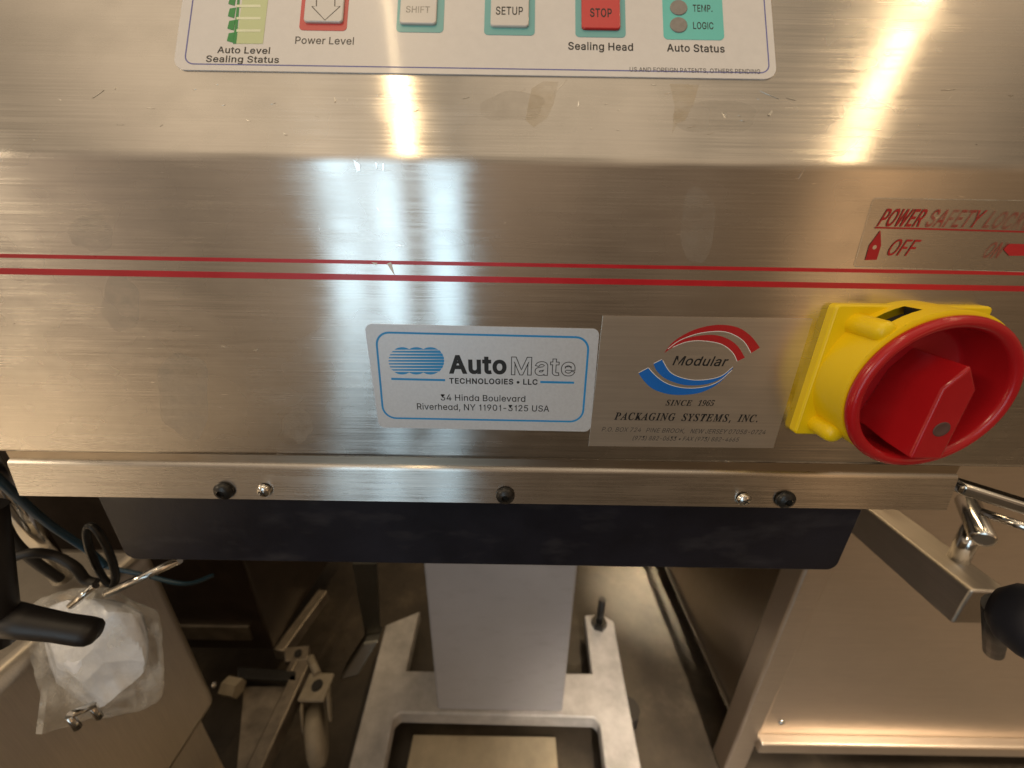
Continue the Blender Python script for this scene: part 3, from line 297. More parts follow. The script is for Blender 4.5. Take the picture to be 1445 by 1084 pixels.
# ------------------------------------------------------------------ materials
def new_mat(name):
    mt = bpy.data.materials.new(name); mt.use_nodes = True
    return mt, mt.node_tree, mt.node_tree.nodes['Principled BSDF']
def noise_tex(nt, scale3, scale=1.0, detail=3.0, rough=.55, rot=(0, 0, 0), w=0):
    t = N(nt, 'ShaderNodeTexCoord'); mp = N(nt, 'ShaderNodeMapping'); mp.inputs['Scale'].default_value = scale3; mp.inputs['Rotation'].default_value = rot
    mp.inputs['Location'].default_value = (w, w * 1.7, w * .6)
    nt.links.new(t.outputs['Object'], mp.inputs['Vector'])
    n = N(nt, 'ShaderNodeTexNoise'); n.inputs['Scale'].default_value = scale; n.inputs['Detail'].default_value = detail; n.inputs['Roughness'].default_value = rough
    nt.links.new(mp.outputs[0], n.inputs['Vector']); return n.outputs[0]
def steel(name, color=(.635, .605, .565), rough=.215, aniso=1.0, axis=0, smudge=.5, streak=.5, dirt=0.0, metal=1.0, halo=.22, mottle=1.0):
    """brushed stainless; axis = the world axis the brushing runs along"""
    mt, nt, b = new_mat(name); L = nt.links
    fine = [1500.0] * 3; fine[axis] = 26.0; mid = [330.0] * 3; mid[axis] = 5.0
    f1 = noise_tex(nt, fine, 1, 2); f2 = noise_tex(nt, mid, 1, 3)
    st = mixc(nt, f1, f2, .32)
    blot_ = noise_tex(nt, (1, 1, 1), 16, 4, .6, w=3.1); patch = noise_tex(nt, (1, 1.3, 1.6), 38, 2, .5, w=7.7)
    sm_ = ramp(nt, patch, [(0.46, 0.0), (0.72, 1.0)])
    col = mixc(nt, color, tuple(c * (1 - .36 * streak) for c in color), ramp(nt, st, [(0.36, 1.0), (0.64, 0.0)]))
    col = mixc(nt, col, tuple(c * .80 for c in color), mathn(nt, 'MULTIPLY', ramp(nt, blot_, [(0.4, 0.0), (0.62, 1.0)]), .7 * mottle))
    if dirt: col = mixc(nt, col, (.16, .12, .08), mathn(nt, 'MULTIPLY', ramp(nt, noise_tex(nt, (1, 1, 1), 30, 5, .7, w=1.2), [(0.45, 0.0), (0.7, 1.0)]), dirt))
    L.new(col, b.inputs['Base Color'])
    b.inputs['Metallic'].default_value = metal; b.inputs['Anisotropic Rotation'].default_value = .25
    r0 = maprange(nt, st, .3, .7, rough - .06 * streak, rough + .10 * streak)
    r1 = mathn(nt, 'ADD', r0, mathn(nt, 'MULTIPLY', sm_, .05 * smudge))
    L.new(r1, b.inputs['Roughness'])
    an = mathn(nt, 'SUBTRACT', aniso, mathn(nt, 'MULTIPLY', sm_, .10 * smudge)); L.new(an, b.inputs['Anisotropic'])
    tv = N(nt, 'ShaderNodeCombineXYZ'); tv.inputs[axis].default_value = 1.0; L.new(tv.outputs[0], b.inputs['Tangent'])
    bp = N(nt, 'ShaderNodeBump'); bp.inputs['Strength'].default_value = .17 * streak; bp.inputs['Distance'].default_value = .0004
    L.new(st, bp.inputs['Height']); L.new(bp.outputs[0], b.inputs['Normal'])
    if halo and metal == 1.0:
        b = N(nt, 'ShaderNodeBsdfAnisotropic', distribution='BECKMANN'); L.new(col, b.inputs['Color']); L.new(r1, b.inputs['Roughness']); L.new(mathn(nt, 'MULTIPLY', an, .68), b.inputs['Anisotropy'])
        b.inputs['Rotation'].default_value = 0.0; L.new(tv.outputs[0], b.inputs['Tangent']); L.new(bp.outputs[0], b.inputs['Normal'])
    if halo:
        g = N(nt, 'ShaderNodeBsdfAnisotropic', distribution='BECKMANN'); L.new(col, g.inputs['Color']); L.new(mathn(nt, 'ADD', r1, .13), g.inputs['Roughness'])
        g.inputs['Anisotropy'].default_value = aniso * .66; g.inputs['Rotation'].default_value = 0.0
        L.new(tv.outputs[0], g.inputs['Tangent']); L.new(bp.outputs[0], g.inputs['Normal'])
        mx = N(nt, 'ShaderNodeMixShader'); L.new(maprange(nt, sm_, 0, 1, halo, min(1, halo + .12)), mx.inputs[0]); L.new(b.outputs[0], mx.inputs[1]); L.new(g.outputs[0], mx.inputs[2])
        L.new(mx.outputs[0], nt.nodes['Material Output'].inputs[0])
    return mt
def plain(name, color, rough=.5, metal=0.0, spec=.5, coat=0.0, bump=0.0, bscale=600, var=.12, vscale=40, smear=None):
    mt, nt, b = new_mat(name); L = nt.links
    nz = noise_tex(nt, (1, 1, 1), vscale, 4, .6)
    cl = mixc(nt, tuple(c * (1 - var) for c in color), tuple(min(1, c * (1 + var)) for c in color), ramp(nt, nz, [(0.3, 0.0), (0.7, 1.0)]))
    if smear:
        n1 = noise_tex(nt, (26, 26, 60), 1, 3, .6, rot=(0, .5, 0), w=4.4)
        cl = mixc(nt, cl, smear, mathn(nt, 'MULTIPLY', ramp(nt, n1, [(0.54, 0.0), (0.74, 1.0)]), .34))
    L.new(cl, b.inputs['Base Color'])
    L.new(maprange(nt, nz, .3, .7, max(.02, rough - .06), rough + .06), b.inputs['Roughness'])
    b.inputs['Metallic'].default_value = metal; b.inputs['Specular IOR Level'].default_value = spec
    b.inputs['Coat Weight'].default_value = coat; b.inputs['Coat Roughness'].default_value = .08
    if bump:
        bp = N(nt, 'ShaderNodeBump'); bp.inputs['Strength'].default_value = bump; bp.inputs['Distance'].default_value = .0003
        L.new(noise_tex(nt, (1, 1, 1), bscale, 2), bp.inputs['Height']); L.new(bp.outputs[0], b.inputs['Normal'])
    return mt
M = {}
M['steel'] = steel('brushed steel', smudge=1.0)
M['steel_flange'] = steel('brushed steel flange', smudge=.6, rough=.26)
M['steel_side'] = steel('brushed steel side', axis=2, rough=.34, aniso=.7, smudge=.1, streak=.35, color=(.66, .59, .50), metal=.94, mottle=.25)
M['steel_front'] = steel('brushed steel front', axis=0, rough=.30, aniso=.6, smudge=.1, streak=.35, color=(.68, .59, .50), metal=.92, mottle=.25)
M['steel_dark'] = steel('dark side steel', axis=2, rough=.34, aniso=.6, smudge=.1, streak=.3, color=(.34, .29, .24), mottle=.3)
M['steel_dull'] = steel('dull steel', axis=1, rough=.5, aniso=.3, smudge=.6, streak=.4, color=(.52, .47, .41))
M['strap'] = steel('zinc strap', axis=2, rough=.42, aniso=.2, smudge=.6, streak=.3, color=(.27, .26, .22))
M['chrome'] = plain('polished steel', (.72, .70, .66), .14, 1.0, var=.06)
M['plate_steel'] = steel('dealer plate foil', color=(.66, .60, .53), rough=.30, aniso=.7, smudge=.3, streak=.35, metal=.8, halo=0)
M['silver_label'] = plain('silver label film', (.60, .64, .70), .42, .3, bump=.12, bscale=2600, var=.05, vscale=900)
M['panel'] = plain('overlay film', (.74, .72, .71), .36, 0, coat=.35, bump=.10, bscale=1900, var=.025, vscale=300)
M['ink'] = plain('black ink', (.012, .012, .013), .45, var=.1)
M['ink_grey'] = plain('worn black ink', (.07, .065, .06), .5, var=.2)
M['ink_glare'] = plain('glare-paled ink', (.36, .34, .31), .5, var=.5, vscale=500)  # glare washing over the SHIFT lettering, put into the ink colour
M['blue'] = plain('sky blue ink', (.02, .27, .66), .4, var=.06)
M['blue_deep'] = plain('deep blue ink', (.008, .14, .55), .4, var=.06)
M['red_ink'] = plain('red ink', (.42, .012, .016), .4, var=.08)
M['white_ink'] = plain('white ink', (.8, .78, .76), .5, var=.03)
M['violet_line'] = plain('violet line', (.14, .15, .42), .5)
M['red_tape'] = plain('red tape', (.50, .008, .018), .32, coat=.2, var=.10, vscale=60)
M['teal'] = plain('teal ink', (.16, .46, .47), .4, coat=.3, var=.04)
M['teal_bright'] = plain('bright teal ink', (.13, .60, .56), .4, coat=.3, var=.04)
M['key_white'] = plain('key film', (.70, .68, .66), .34, coat=.3, var=.03)
M['key_red'] = plain('red key film', (.62, .03, .03), .34, coat=.35, var=.05)
M['frame_red'] = plain('red key frame', (.60, .06, .06), .4, coat=.3, var=.05)
M['led'] = plain('unlit lamp', (.24, .225, .21), .4, coat=.3, var=.12, vscale=500)
M['green'] = plain('green bar ink', (.01, .26, .05), .4, coat=.2)
M['pale_green'] = plain('pale green window', (.58, .66, .36), .4, coat=.3, var=.04)
M['pale_line'] = plain('pale line', (.78, .82, .60), .4)
M['yellow'] = plain('yellow plastic', (.86, .61, .004), .36, spec=.5, var=.03, bump=.04, bscale=900)
M['red_plastic'] = plain('red plastic', (.43, .010, .014), .22, spec=.5, var=.06, bump=.05, bscale=700)
M['dark_hole'] = plain('dark hole', (.012, .010, .009), .7)
M['black_metal'] = plain('black oxide', (.022, .021, .020), .34, .35, var=.3, vscale=300)
M['navy'] = plain('dark powder coat', (.0105, .0105, .017), .40, .0, spec=.32, bump=.15, bscale=900, var=.35, vscale=22, smear=(.075, .072, .078))
M['column'] = plain('pale grey paint', (.45, .447, .475), .38, bump=.08, bscale=500, var=.05, vscale=10, smear=(.34, .33, .345))
M['base'] = plain('worn grey paint', (.47, .45, .435), .42, bump=.15, bscale=300, var=.22, vscale=28)
M['black_plastic'] = plain('black rubber', (.014, .012, .012), .45, var=.2)
M['navy_plastic'] = plain('navy black knob', (.010, .011, .018), .5, var=.2)
M['cable'] = plain('black cable', (.02, .017, .015), .5)
M['hose'] = plain('blue hose', (.012, .05, .085), .4)
M['paper'] = plain('white paper', (.80, .82, .86), .30, coat=.4, var=.03)
def crease(mt, sc, st):
    nt = mt.node_tree; b = nt.nodes['Principled BSDF']; t = N(nt, 'ShaderNodeTexCoord'); vo = N(nt, 'ShaderNodeTexVoronoi'); vo.inputs['Scale'].default_value = sc
    nt.links.new(t.outputs['Object'], vo.inputs['Vector']); bp = N(nt, 'ShaderNodeBump'); bp.inputs['Strength'].default_value = st; bp.inputs['Distance'].default_value = .012
    nt.links.new(vo.outputs['Distance'], bp.inputs['Height']); nt.links.new(bp.outputs[0], b.inputs['Normal'])
crease(M['paper'], 42, .55)
M['cart'] = plain('dusty cart steel', (.24, .205, .165), .38, .75, var=.3, vscale=40)
M['ivory'] = plain('ivory plastic', (.26, .225, .17), .5, var=.15, vscale=60)
def floor_mat():
    mt, nt, b = new_mat('quarry floor'); L = nt.links
    a = noise_tex(nt, (1, 1, 1), 9, 5, .65); c = noise_tex(nt, (1, 1, 1), 70, 4, .7, w=2)
    col = ramp(nt, a, [(0.3, (.026, .020, .014)), (0.55, (.055, .043, .030)), (0.75, (.115, .092, .064))])
    L.new(mixc(nt, col, (.05, .038, .028), mathn(nt, 'MULTIPLY', ramp(nt, c, [(0.5, 0.0), (0.7, 1.0)]), .6)), b.inputs['Base Color'])
    L.new(maprange(nt, c, .3, .7, .35, .6), b.inputs['Roughness'])
    bp = N(nt, 'ShaderNodeBump'); bp.inputs['Strength'].default_value = .25; bp.inputs['Distance'].default_value = .002; L.new(c, bp.inputs['Height']); L.new(bp.outputs[0], b.inputs['Normal'])
    return mt
M['floor'] = floor_mat()
def film_mat():
    mt = bpy.data.materials.new('clear film'); mt.use_nodes = True; nt = mt.node_tree; b = nt.nodes['Principled BSDF']; L = nt.links
    b.inputs['Base Color'].default_value = (.8, .77, .7, 1); b.inputs['Roughness'].default_value = .18
    b.inputs['Roughness'].default_value = .12; bp = N(nt, 'ShaderNodeBump'); bp.inputs['Strength'].default_value = .8; bp.inputs['Distance'].default_value = .006
    L.new(noise_tex(nt, (1, 1, .6), 70, 3, .6, rot=(.4, .2, .7)), bp.inputs['Height']); L.new(bp.outputs[0], b.inputs['Normal'])
    tr = N(nt, 'ShaderNodeBsdfTransparent'); mx = N(nt, 'ShaderNodeMixShader')
    L.new(maprange(nt, noise_tex(nt, (1, 1, 1), 60, 3), .35, .68, .04, .42), mx.inputs[0])
    L.new(tr.outputs[0], mx.inputs[1]); L.new(b.outputs[0], mx.inputs[2]); L.new(mx.outputs[0], nt.nodes['Material Output'].inputs[0])
    return mt
M['film'] = film_mat()
def clear_sticker_mat():
    mt = bpy.data.materials.new('clear sticker'); mt.use_nodes = True; nt = mt.node_tree; b = nt.nodes['Principled BSDF']; L = nt.links
    b.inputs['Base Color'].default_value = (.30, .24, .17, 1); b.inputs['Roughness'].default_value = .28
    tr = N(nt, 'ShaderNodeBsdfTransparent'); mx = N(nt, 'ShaderNodeMixShader'); mx.inputs[0].default_value = .16
    L.new(tr.outputs[0], mx.inputs[1]); L.new(b.outputs[0], mx.inputs[2]); L.new(mx.outputs[0], nt.nodes['Material Output'].inputs[0])
    return mt
M['clear'] = clear_sticker_mat()
def residue_mat(name, col, fac):
    mt = bpy.data.materials.new(name); mt.use_nodes = True; nt = mt.node_tree; b = nt.nodes['Principled BSDF']; L = nt.links
    b.inputs['Base Color'].default_value = (*col, 1); b.inputs['Roughness'].default_value = .5
    tr = N(nt, 'ShaderNodeBsdfTransparent'); mx = N(nt, 'ShaderNodeMixShader')
    L.new(maprange(nt, noise_tex(nt, (1, 1, 1), 120, 4, .65), .35, .65, fac * .25, fac), mx.inputs[0])
    L.new(tr.outputs[0], mx.inputs[1]); L.new(b.outputs[0], mx.inputs[2]); L.new(mx.outputs[0], nt.nodes['Material Output'].inputs[0])
    return mt
M['residue'] = residue_mat('tape residue', (.62, .50, .32), .30)
M['smudge'] = residue_mat('finger smudge', (.50, .45, .38), .20)

# ------------------------------------------------------------------ floor
ZF = -.83
fl = MB(); fl.add([(-5, -5, ZF), (5, -5, ZF), (5, 5, ZF), (-5, 5, ZF)], [(0, 1, 2, 3)])
fl.build('floor', M['floor'], kind='structure', fix=False)

# ------------------------------------------------------------------ the sealing machine
machine = thing('sealing_machine', 'brushed stainless sealing machine on a grey column, with red stripes, control panel and rotary switch',
                'sealing machine', (0, .33, ZF))
XH = .262; FB = -.0926                          # half width; bottom of the front face
prof = []                                       # (y, z) from the lower back round the front to the upper back
prof += [(.30, FB + .002), (.010, FB + .002)]
for k in range(7):
    t = R_(180 + 90 - 90 * k / 6); prof.append((.0030 + .0030 * math.cos(t), FB + .0030 + .0030 * math.sin(t)))
rb = .0075; tl = rb * math.tan(SL / 2)
for k in range(13):
    t = SL * k / 12; prof.append((rb - rb * math.cos(t), ZB - tl + rb * math.sin(t)))
top = (math.sin(SL) * .20, ZB + math.cos(SL) * .20)
prof += [top, (.30, top[1])]
h = MB(); h.prism([(-XH, y, z) for y, z in prof], (2 * XH, 0, 0))
housing = h.build('housing', M['steel'], machine, wn_=True)
housing['label'] = 'brushed stainless steel housing with a sloped upper front'
for (va, vb, vc, vd, nm) in ((357.5, 363, 384.5, 389.5, 'thin red stripe'), (377.5, 386.5, 404.5, 412.0, 'wide red stripe')):
    s_ = MB(); q = [FACE.px(-60, va - .8), FACE.px(-60, vb - .8), FACE.px(1510, vd + .8), FACE.px(1510, vc + .8)]
    q[0].x = q[1].x = -XH + .001; q[2].x = q[3].x = XH - .001
    s_.sheet(q, FACE, 0, .00012); o = s_.build('red_stripe', M['red_tape'], housing); o['label'] = nm
# small bright dings and scratches in the steel
for pl, pts in ((SLOPE, [(1019, 158), (1026, 162), (1024, 166)]), (SLOPE, [(1083, 163), (1089, 155), (1090, 159), (1086, 164)]),
                (FACE, [(499, 226), (508, 232), (509, 241), (504, 243)]), (FACE, [(529, 229), (533, 231), (532, 239)]),
                (FACE, [(540, 231), (542, 231), (542, 242), (540, 241)]), (SLOPE, [(816, 142), (817, 148), (815, 152)]),
                (FACE, [(524, 370), (533, 371), (530, 374)]), (FACE, [(546, 372), (552, 370), (557, 389), (551, 380)]), (SLOPE, [(472, 138), (474, 143), (472, 145)]),
                (SLOPE, [(400, 188), (406, 191), (401, 190)]), (FACE, [(357, 494), (365, 492), (362, 496)]), (FACE, [(312, 488), (320, 490), (314, 490)])):
    s_ = MB(); s_.sheet([pl.px(*p) for p in pts], pl, 0, .00016); s_.build('scratch', M['white_ink'] if pl is FACE and pts[0][0] in (524, 546) else M['chrome'], housing)

rs = random.Random(21); s_ = MB()
for i in range(90):
    pl = FACE if rs.random() < .55 else SLOPE
    u = rs.uniform(10, 1430); v = rs.uniform(238, 640) if pl is FACE else rs.uniform(118, 205)
    if pl is FACE and (500 < u < 1440 and v > 425 or 350 < v < 415): continue
    c = pl.px(u, v); L_ = rs.choice((.0005, .0007, .0010, .0014, .0028)) * rs.uniform(.6, 1.3); t = rs.gauss(0, .25) if rs.random() < .6 else rs.uniform(-1.5, 1.5)
    w_ = rs.uniform(.00005, .00013); d = Vector((math.cos(t), math.sin(t))); n_ = Vector((-d.y, d.x)) * w_
    s_.sheet([c - d * L_, c - n_, c + d * L_, c + n_], pl, 0, .00008)
s_.build('fine_scratches', M['chrome'], housing)['kind'] = 'stuff'
z2 = lambda x, y: SLOPE.px(660 + x / 3.211, y / 3.211)
for pts in ([(345, 368), (412, 372), (390, 470), (360, 535), (300, 578), (262, 545), (275, 470), (290, 400)], [(915, 380), (1048, 384), (1022, 478), (985, 545), (950, 560), (925, 610), (938, 480)]):
    s_ = MB(); s_.sheet([z2(*p) for p in pts], SLOPE, .00003, .00003); s_.build('tape_residue', M['residue'], housing, fix=False)
for cx_, cy_, rx_, ry_, sd in ((128, 330, 34, 26, 1), (170, 430, 30, 40, 2), (985, 320, 26, 50, 3), (260, 560, 40, 60, 4), (720, 150, 50, 22, 5), (1010, 165, 60, 24, 6), (420, 600, 22, 22, 7)):
    pl = SLOPE if cy_ < 200 else FACE; pts = []
    for k in range(40):
        t = 2 * math.pi * k / 40; q = 1 + .35 * noise.noise(Vector((math.cos(t) * 1.3, math.sin(t) * 1.3, sd * 3.3))); pts.append(pl.px(cx_ + rx_ * q * math.cos(t), cy_ + ry_ * q * math.sin(t)))
    s_ = MB(); s_.sheet(pts, pl, .00002, .00002); s_.build('smudge', M['smudge'], housing, fix=False)
# lower flange with its screws
fy = -.0012
flx0 = atY(5, 660, fy).x; flx1 = atY(1362, 672, fy).x; fz0 = atY(722, 664, fy).z; fz1 = atY(722, 712, fy).z
fp = [(.012, fz0 - .004), (.012, fz1)] + [(fy + .0, fz1)]
pf = [(.02, fz0)]
for k in range(7):
    t = R_(90 + 90 * k / 6); pf.append((fy + .0040 + .0024 * math.cos(t), fz0 - .0024 + .0024 * math.sin(t)))
pf += [(fy, fz1 + .0006), (fy + .0006, fz1), (fy + .0020, fz1), (fy + .0022, fz0 - .006), (.02, fz0 - .006)]
g = MB(); g.prism([(flx0, y, z) for y, z in pf], (flx1 - flx0, 0, 0))
flange = g.build('bottom_flange', M['steel_flange'], machine, wn_=True)
seam = MB(); seam.box(((flx0 + flx1) / 2, .0050, (FB + fz0) / 2), (flx1 - flx0, .006, abs(FB - fz0) + .003))
seam.build('seam_strip', steel('seam steel', color=(.42, .36, .29), rough=.4, aniso=.6, streak=.3), machine)
def screw(u, v, r, mat, label, phillips):
    c = atY(u, v, fy - .001); c.y = fy; s_ = MB()
    prof_ = [(r * 1.0, 0.0), (r * 1.0, r * .12)] + [(r * math.cos(R_(a)), r * .12 + r * .55 * math.sin(R_(a))) for a in (18, 36, 52, 64)]
    s_.lathe(c, (0, -1, 0), prof_ + [(r * .40, r * .12 + r * .52)], 28)
    e0 = r * .12 + r * .52
    if phillips:
        s_.lathe(c, (0, -1, 0), [(r * .40, e0), (r * .30, e0 + r * .02), (0, e0 + r * .03)], 28)
    else:
        s_.lathe(c, (0, -1, 0), [(r * .40, e0), (r * .36, e0 - r * .3), (0, e0 - r * .3)], 6, smooth=False)
    o = s_.build('screw', mat, flange); o['label'] = label
    if phillips:
        t = MB()
        rot = Matrix.Rotation(R_(24), 3, 'Y')
        t.box(c + Vector((0, -e0 - r * .02, 0)), (r * 1.0, r * .06, r * .16), rot); t.box(c + Vector((0, -e0 - r * .021, 0)), (r * .16, r * .064, r * 1.0), rot)
        t.build('screw_recess', M['dark_hole'], flange)
for u, v in ((314, 694.5), (713, 701), (1110, 706.5)): screw(u, v, .0042, M['black_metal'], 'black button head screw', False)
for u, v in ((371, 694), (1051, 706.5)): screw(u, v, .0031, M['chrome'], 'small bright cross head screw', True)

# dark skirt under the flange
sky = .016
SK = Plane((0, sky, 0), (1, 0, 0), (0, 0, 1))
zt = fz1 + .012; zb = (SK.px(180, 791)[1] + SK.px(1180, 803)[1]) / 2
xa = SK.px(178, 786)[0]; xb = SK.px(1182, 798)[0]
s_ = MB(); s_.sheet(rounded([(xa, zt), (xb, zt), (xb, zb), (xa, zb)], [.001, .001, .0052, .0052]), SK, -.004, 0)
s_.build('skirt_plate', M['navy'], machine, bevel=.0006)['label'] = 'navy black plate under the flange'
s_ = MB(); s_.box((0, .16, FB + -.012), (.36, .22, .02)); s_.build('drive_box', M['navy'], machine)

# column and base
cy = .26
c0 = atY(598, 800, cy); c1 = atY(815, 803, cy); cb = atY(704, 1003, cy).z
s_ = MB(); s_.prism([(c0.x, cy, cb), (c1.x, cy, cb), (c1.x, cy + .13, cb), (c0.x, cy + .13, cb)], (0, 0, FB - .02 - cb))
s_.build('column', M['column'], machine, bevel=.004, seg=3)
zp = cb
B = lambda u, v: atZ(u, v, zp).xy
outer = [B(544, 882), B(593, 862), B(590, 870), B(573, 946), B(835, 950), B(825, 868), B(848, 866), B(866, 877), B(880, 955), B(912, 1120), B(858, 1120), B(846, 1022), B(838, 1013), B(564, 1006), B(555, 1014), B(534, 1120), B(482, 1120)]
s_ = MB(); zv = Vector((0, 0, 1))
s_.prism([(p.x, p.y, zp - .03) for p in outer], (0, 0, .03))
base = s_.build('base_frame', M['base'], machine, bevel=.003)
s_ = MB(); a_ = B(845, 882)
s_.tube([(a_.x, a_.y, zp - .01), (a_.x, a_.y, zp + .075)], .007); s_.tube([(a_.x, a_.y, zp), (a_.x, a_.y, zp + .012)], .016, 6, False)
s_.build('levelling_bolt', M['black_metal'], base)
for q in ((530, 960), (890, 985)):
    p = B(*q); s_ = MB(); s_.tube([(p.x, p.y, ZF), (p.x, p.y, zp - .03)], .02); s_.build('foot', M['black_plastic'], base)
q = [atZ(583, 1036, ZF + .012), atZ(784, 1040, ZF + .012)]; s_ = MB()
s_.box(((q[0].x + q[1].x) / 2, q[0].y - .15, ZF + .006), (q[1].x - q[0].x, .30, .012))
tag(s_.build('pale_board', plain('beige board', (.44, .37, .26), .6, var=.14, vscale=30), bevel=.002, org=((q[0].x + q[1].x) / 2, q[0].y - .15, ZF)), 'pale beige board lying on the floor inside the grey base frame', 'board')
# thin hanging strap left of the column, with its foot
by = .24
s_ = MB(); q = [atY(497, 796, by), atY(531, 796, by), atY(536, 893, by), atY(515, 896, by)]
s_.prism(q, (0, .004, 0)); st_ = s_.build('support_strap', M['strap'], machine)
q0 = atY(527, 893, by); q1 = atY(497, 940, by - .02)
dv = (q1 - q0); s_ = MB(); s_.loft([[q0 + Vector(d) for d in ((-.012, -.012, -.006), (.012, -.012, .0), (.012, .012, .0), (-.012, .012, -.006))],
        [q1 + Vector(d) for d in ((-.016, -.014, -.012), (.014, -.014, .0), (.014, .012, .0), (-.016, .012, -.012))]])
s_.build('strap_foot', M['strap'], st_, bevel=.003)

# control panel overlay on the slope -------------------------------------------------
T0 = .00035
pc = [SLOPE.px(245.5, 98), SLOPE.px(1095.5, 115), None, None]
pxl, pxr, pzl, pzr = pc[0].x, pc[1].x, pc[0].y, pc[1].y
zpb = (pzl + pzr) / 2
prect = [(pxl, zpb), (pxr, zpb), (pxr, zpb + .14), (pxl, zpb + .14)]
s_ = MB(); s_.sheet(rounded(prect, .0042), SLOPE, 0, T0); panel = s_.build('control_panel', M['panel'], machine)
panel['label'] = 'white control panel overlay with a blue border and membrane keys'
PS = lambda u, v: SLOPE.px(u, v, T0)
def prr(u0, v0, u1, v1, r, z0, z1):
    """rounded rectangle on the slope between two photo points; v0 may be above the picture"""
    a = PS(u0, v1); b = PS(u1, v1); c = PS((u0 + u1) / 2, v0)
    return rounded([(a.x, (a.y + b.y) / 2), (b.x, (a.y + b.y) / 2), (b.x, c.y), (a.x, c.y)], r)
e = 1e-5
s_ = MB()
bl = rounded([(pxl + .0033, zpb + .0020), (pxr - .0021, zpb + .0020), (pxr - .0021, zpb + .137), (pxl + .0033, zpb + .137)], .0032)
s_.ring(bl, inset(bl, .00042), SLOPE, T0 + 3 * e); s_.build('border_line', M['violet_line'], panel, fix=False)
def key(u0, v0, u1, v1, iu0, iv0, iu1, iv1, fm, km, label):
    a = MB(); a.sheet(prr(u0, v0, u1, v1, .0014, 0, 0), SLOPE, T0, T0 + .00010)
    k = a.build('key', fm, panel); k['label'] = label
    b = MB(); b.sheet(prr(iu0, iv0, iu1, iv1, .0012, 0, 0), SLOPE, T0 + .0001, T0 + .0008)
    b.build('key_button', km, k, bevel=.0003)
    return k
T1 = T0 + .0008 + 2 * e
k1 = key(422, -60, 489, 43.5, 429.5, -60, 484.5, 34, M['frame_red'], M['key_white'], 'red framed key with a down arrow')
k2 = key(559, -40, 625.5, 46, 564, -40, 616, 36.5, M['teal'], M['key_white'], 'teal framed key with its lettering paled for glare')
k3 = key(683, -38, 754.5, 50, 692, -38, 746, 40, M['teal'], M['key_white'], 'teal framed white setup key')
k4 = key(812, -35, 883, 53, 820.5, -35, 875, 43.6, M['teal'], M['key_red'], 'teal framed red stop key')
a = MB(); arr = [(446.5, -50), (446.5, 9), (440, 9), (458.5, 28.5), (480, 9), (472.5, 9), (472.5, -50)]
a.strip([SLOPE.px(*p, T1) for p in arr], .00034, SLOPE, T1); a.build('key_symbol', M['ink_grey'], k1, fix=False)
for k_, s0, p0, p1, cap, mt_, bd in ((k2, 'SHIFT', (572, 17.6), (607, 18.3), 9, M['ink_glare'], 7), (k3, 'SETUP', (699, 20.5), (738.5, 21), 11, M['ink'], 12), (k4, 'STOP', (832, 23.5), (864, 24), 11.5, M['ink'], 18)):
    a = MB(); text(a, s0, p0, p1, SLOPE, T1, cap=cap, bold=bd); a.build('lettering', mt_, k_, fix=False)
a = MB(); a.sheet(prr(936.5, -30, 1022, 56.5, .0016, 0, 0), SLOPE, T0, T0 + .0001); blk = a.build('status_block', M['teal_bright'], panel)
blk['label'] = 'bright teal status block with two round lamps'
for u, v in ((957.4, -12.8), (957.4, 11.8), (957.4, 36.2)):
    a = MB(); p = SLOPE.px(u, v, T0); a.sheet([p + Vector((math.cos(t * math.pi / 16), math.sin(t * math.pi / 16))) * .00292 for t in range(32)], SLOPE, T0 + .0001, T0 + .00035)
    a.build('status_lamp', M['led'], blk, bevel=.0002)
a = MB(); T2 = T0 + .0001 + 2 * e
text(a, 'TEMP.', (977.5, 16.3), (1006, 16.8), SLOPE, T2, cap=9.5, bold=13); text(a, 'LOGIC', (977.5, 40.8), (1007.5, 41.3), SLOPE, T2, cap=9.5, bold=13)
a.build('lettering', M['ink'], blk, fix=False)
# level bar graph
bar = MB(); a0, a1 = PS(333.5, 62), PS(371, 62); top_ = PS(352, -60).y
bar.sheet([a0, a1, Vector((a1.x + .0003, top_)), Vector((a0.x + .0006, top_))], SLOPE, T0, T0 + .00008); gauge = bar.build('level_gauge', M['pale_green'], panel)
gauge['label'] = 'pale green level gauge with dark green steps'
gs = MB(); gl = MB()
for i in range(7):
    v1 = 60.5 - 17.4 * i; v0 = v1 - 14.5; uo = .35 * i
    gs.sheet([PS(320.5 + uo * 2, v1 - 2.5), PS(329 + uo * 2, v1), PS(331.5 + uo * 2, v0), PS(323 + uo * 2, v0 + 1.5)], SLOPE, T0, T0 + .00012)
    gl.sheet([PS(334, v0 - .5), PS(368, v0 - .5), PS(368, v0 - 4), PS(334, v0 - 4)], SLOPE, T0 + .0001, T0 + .00012)
gs.build('gauge_step', M['green'], gauge); gl.build('gauge_line', M['pale_line'], gauge)
a = MB(); st3 = PS(333, 62); 
a.sheet([PS(329, 62), PS(333.6, 62), Vector((PS(333.6, 0).x + .0006, top_)), Vector((PS(331.5, 0).x + .0006, top_))], SLOPE, T0, T0 + .00009)
a.build('gauge_edge', M['green'], gauge)
TT = T0 + 4 * e
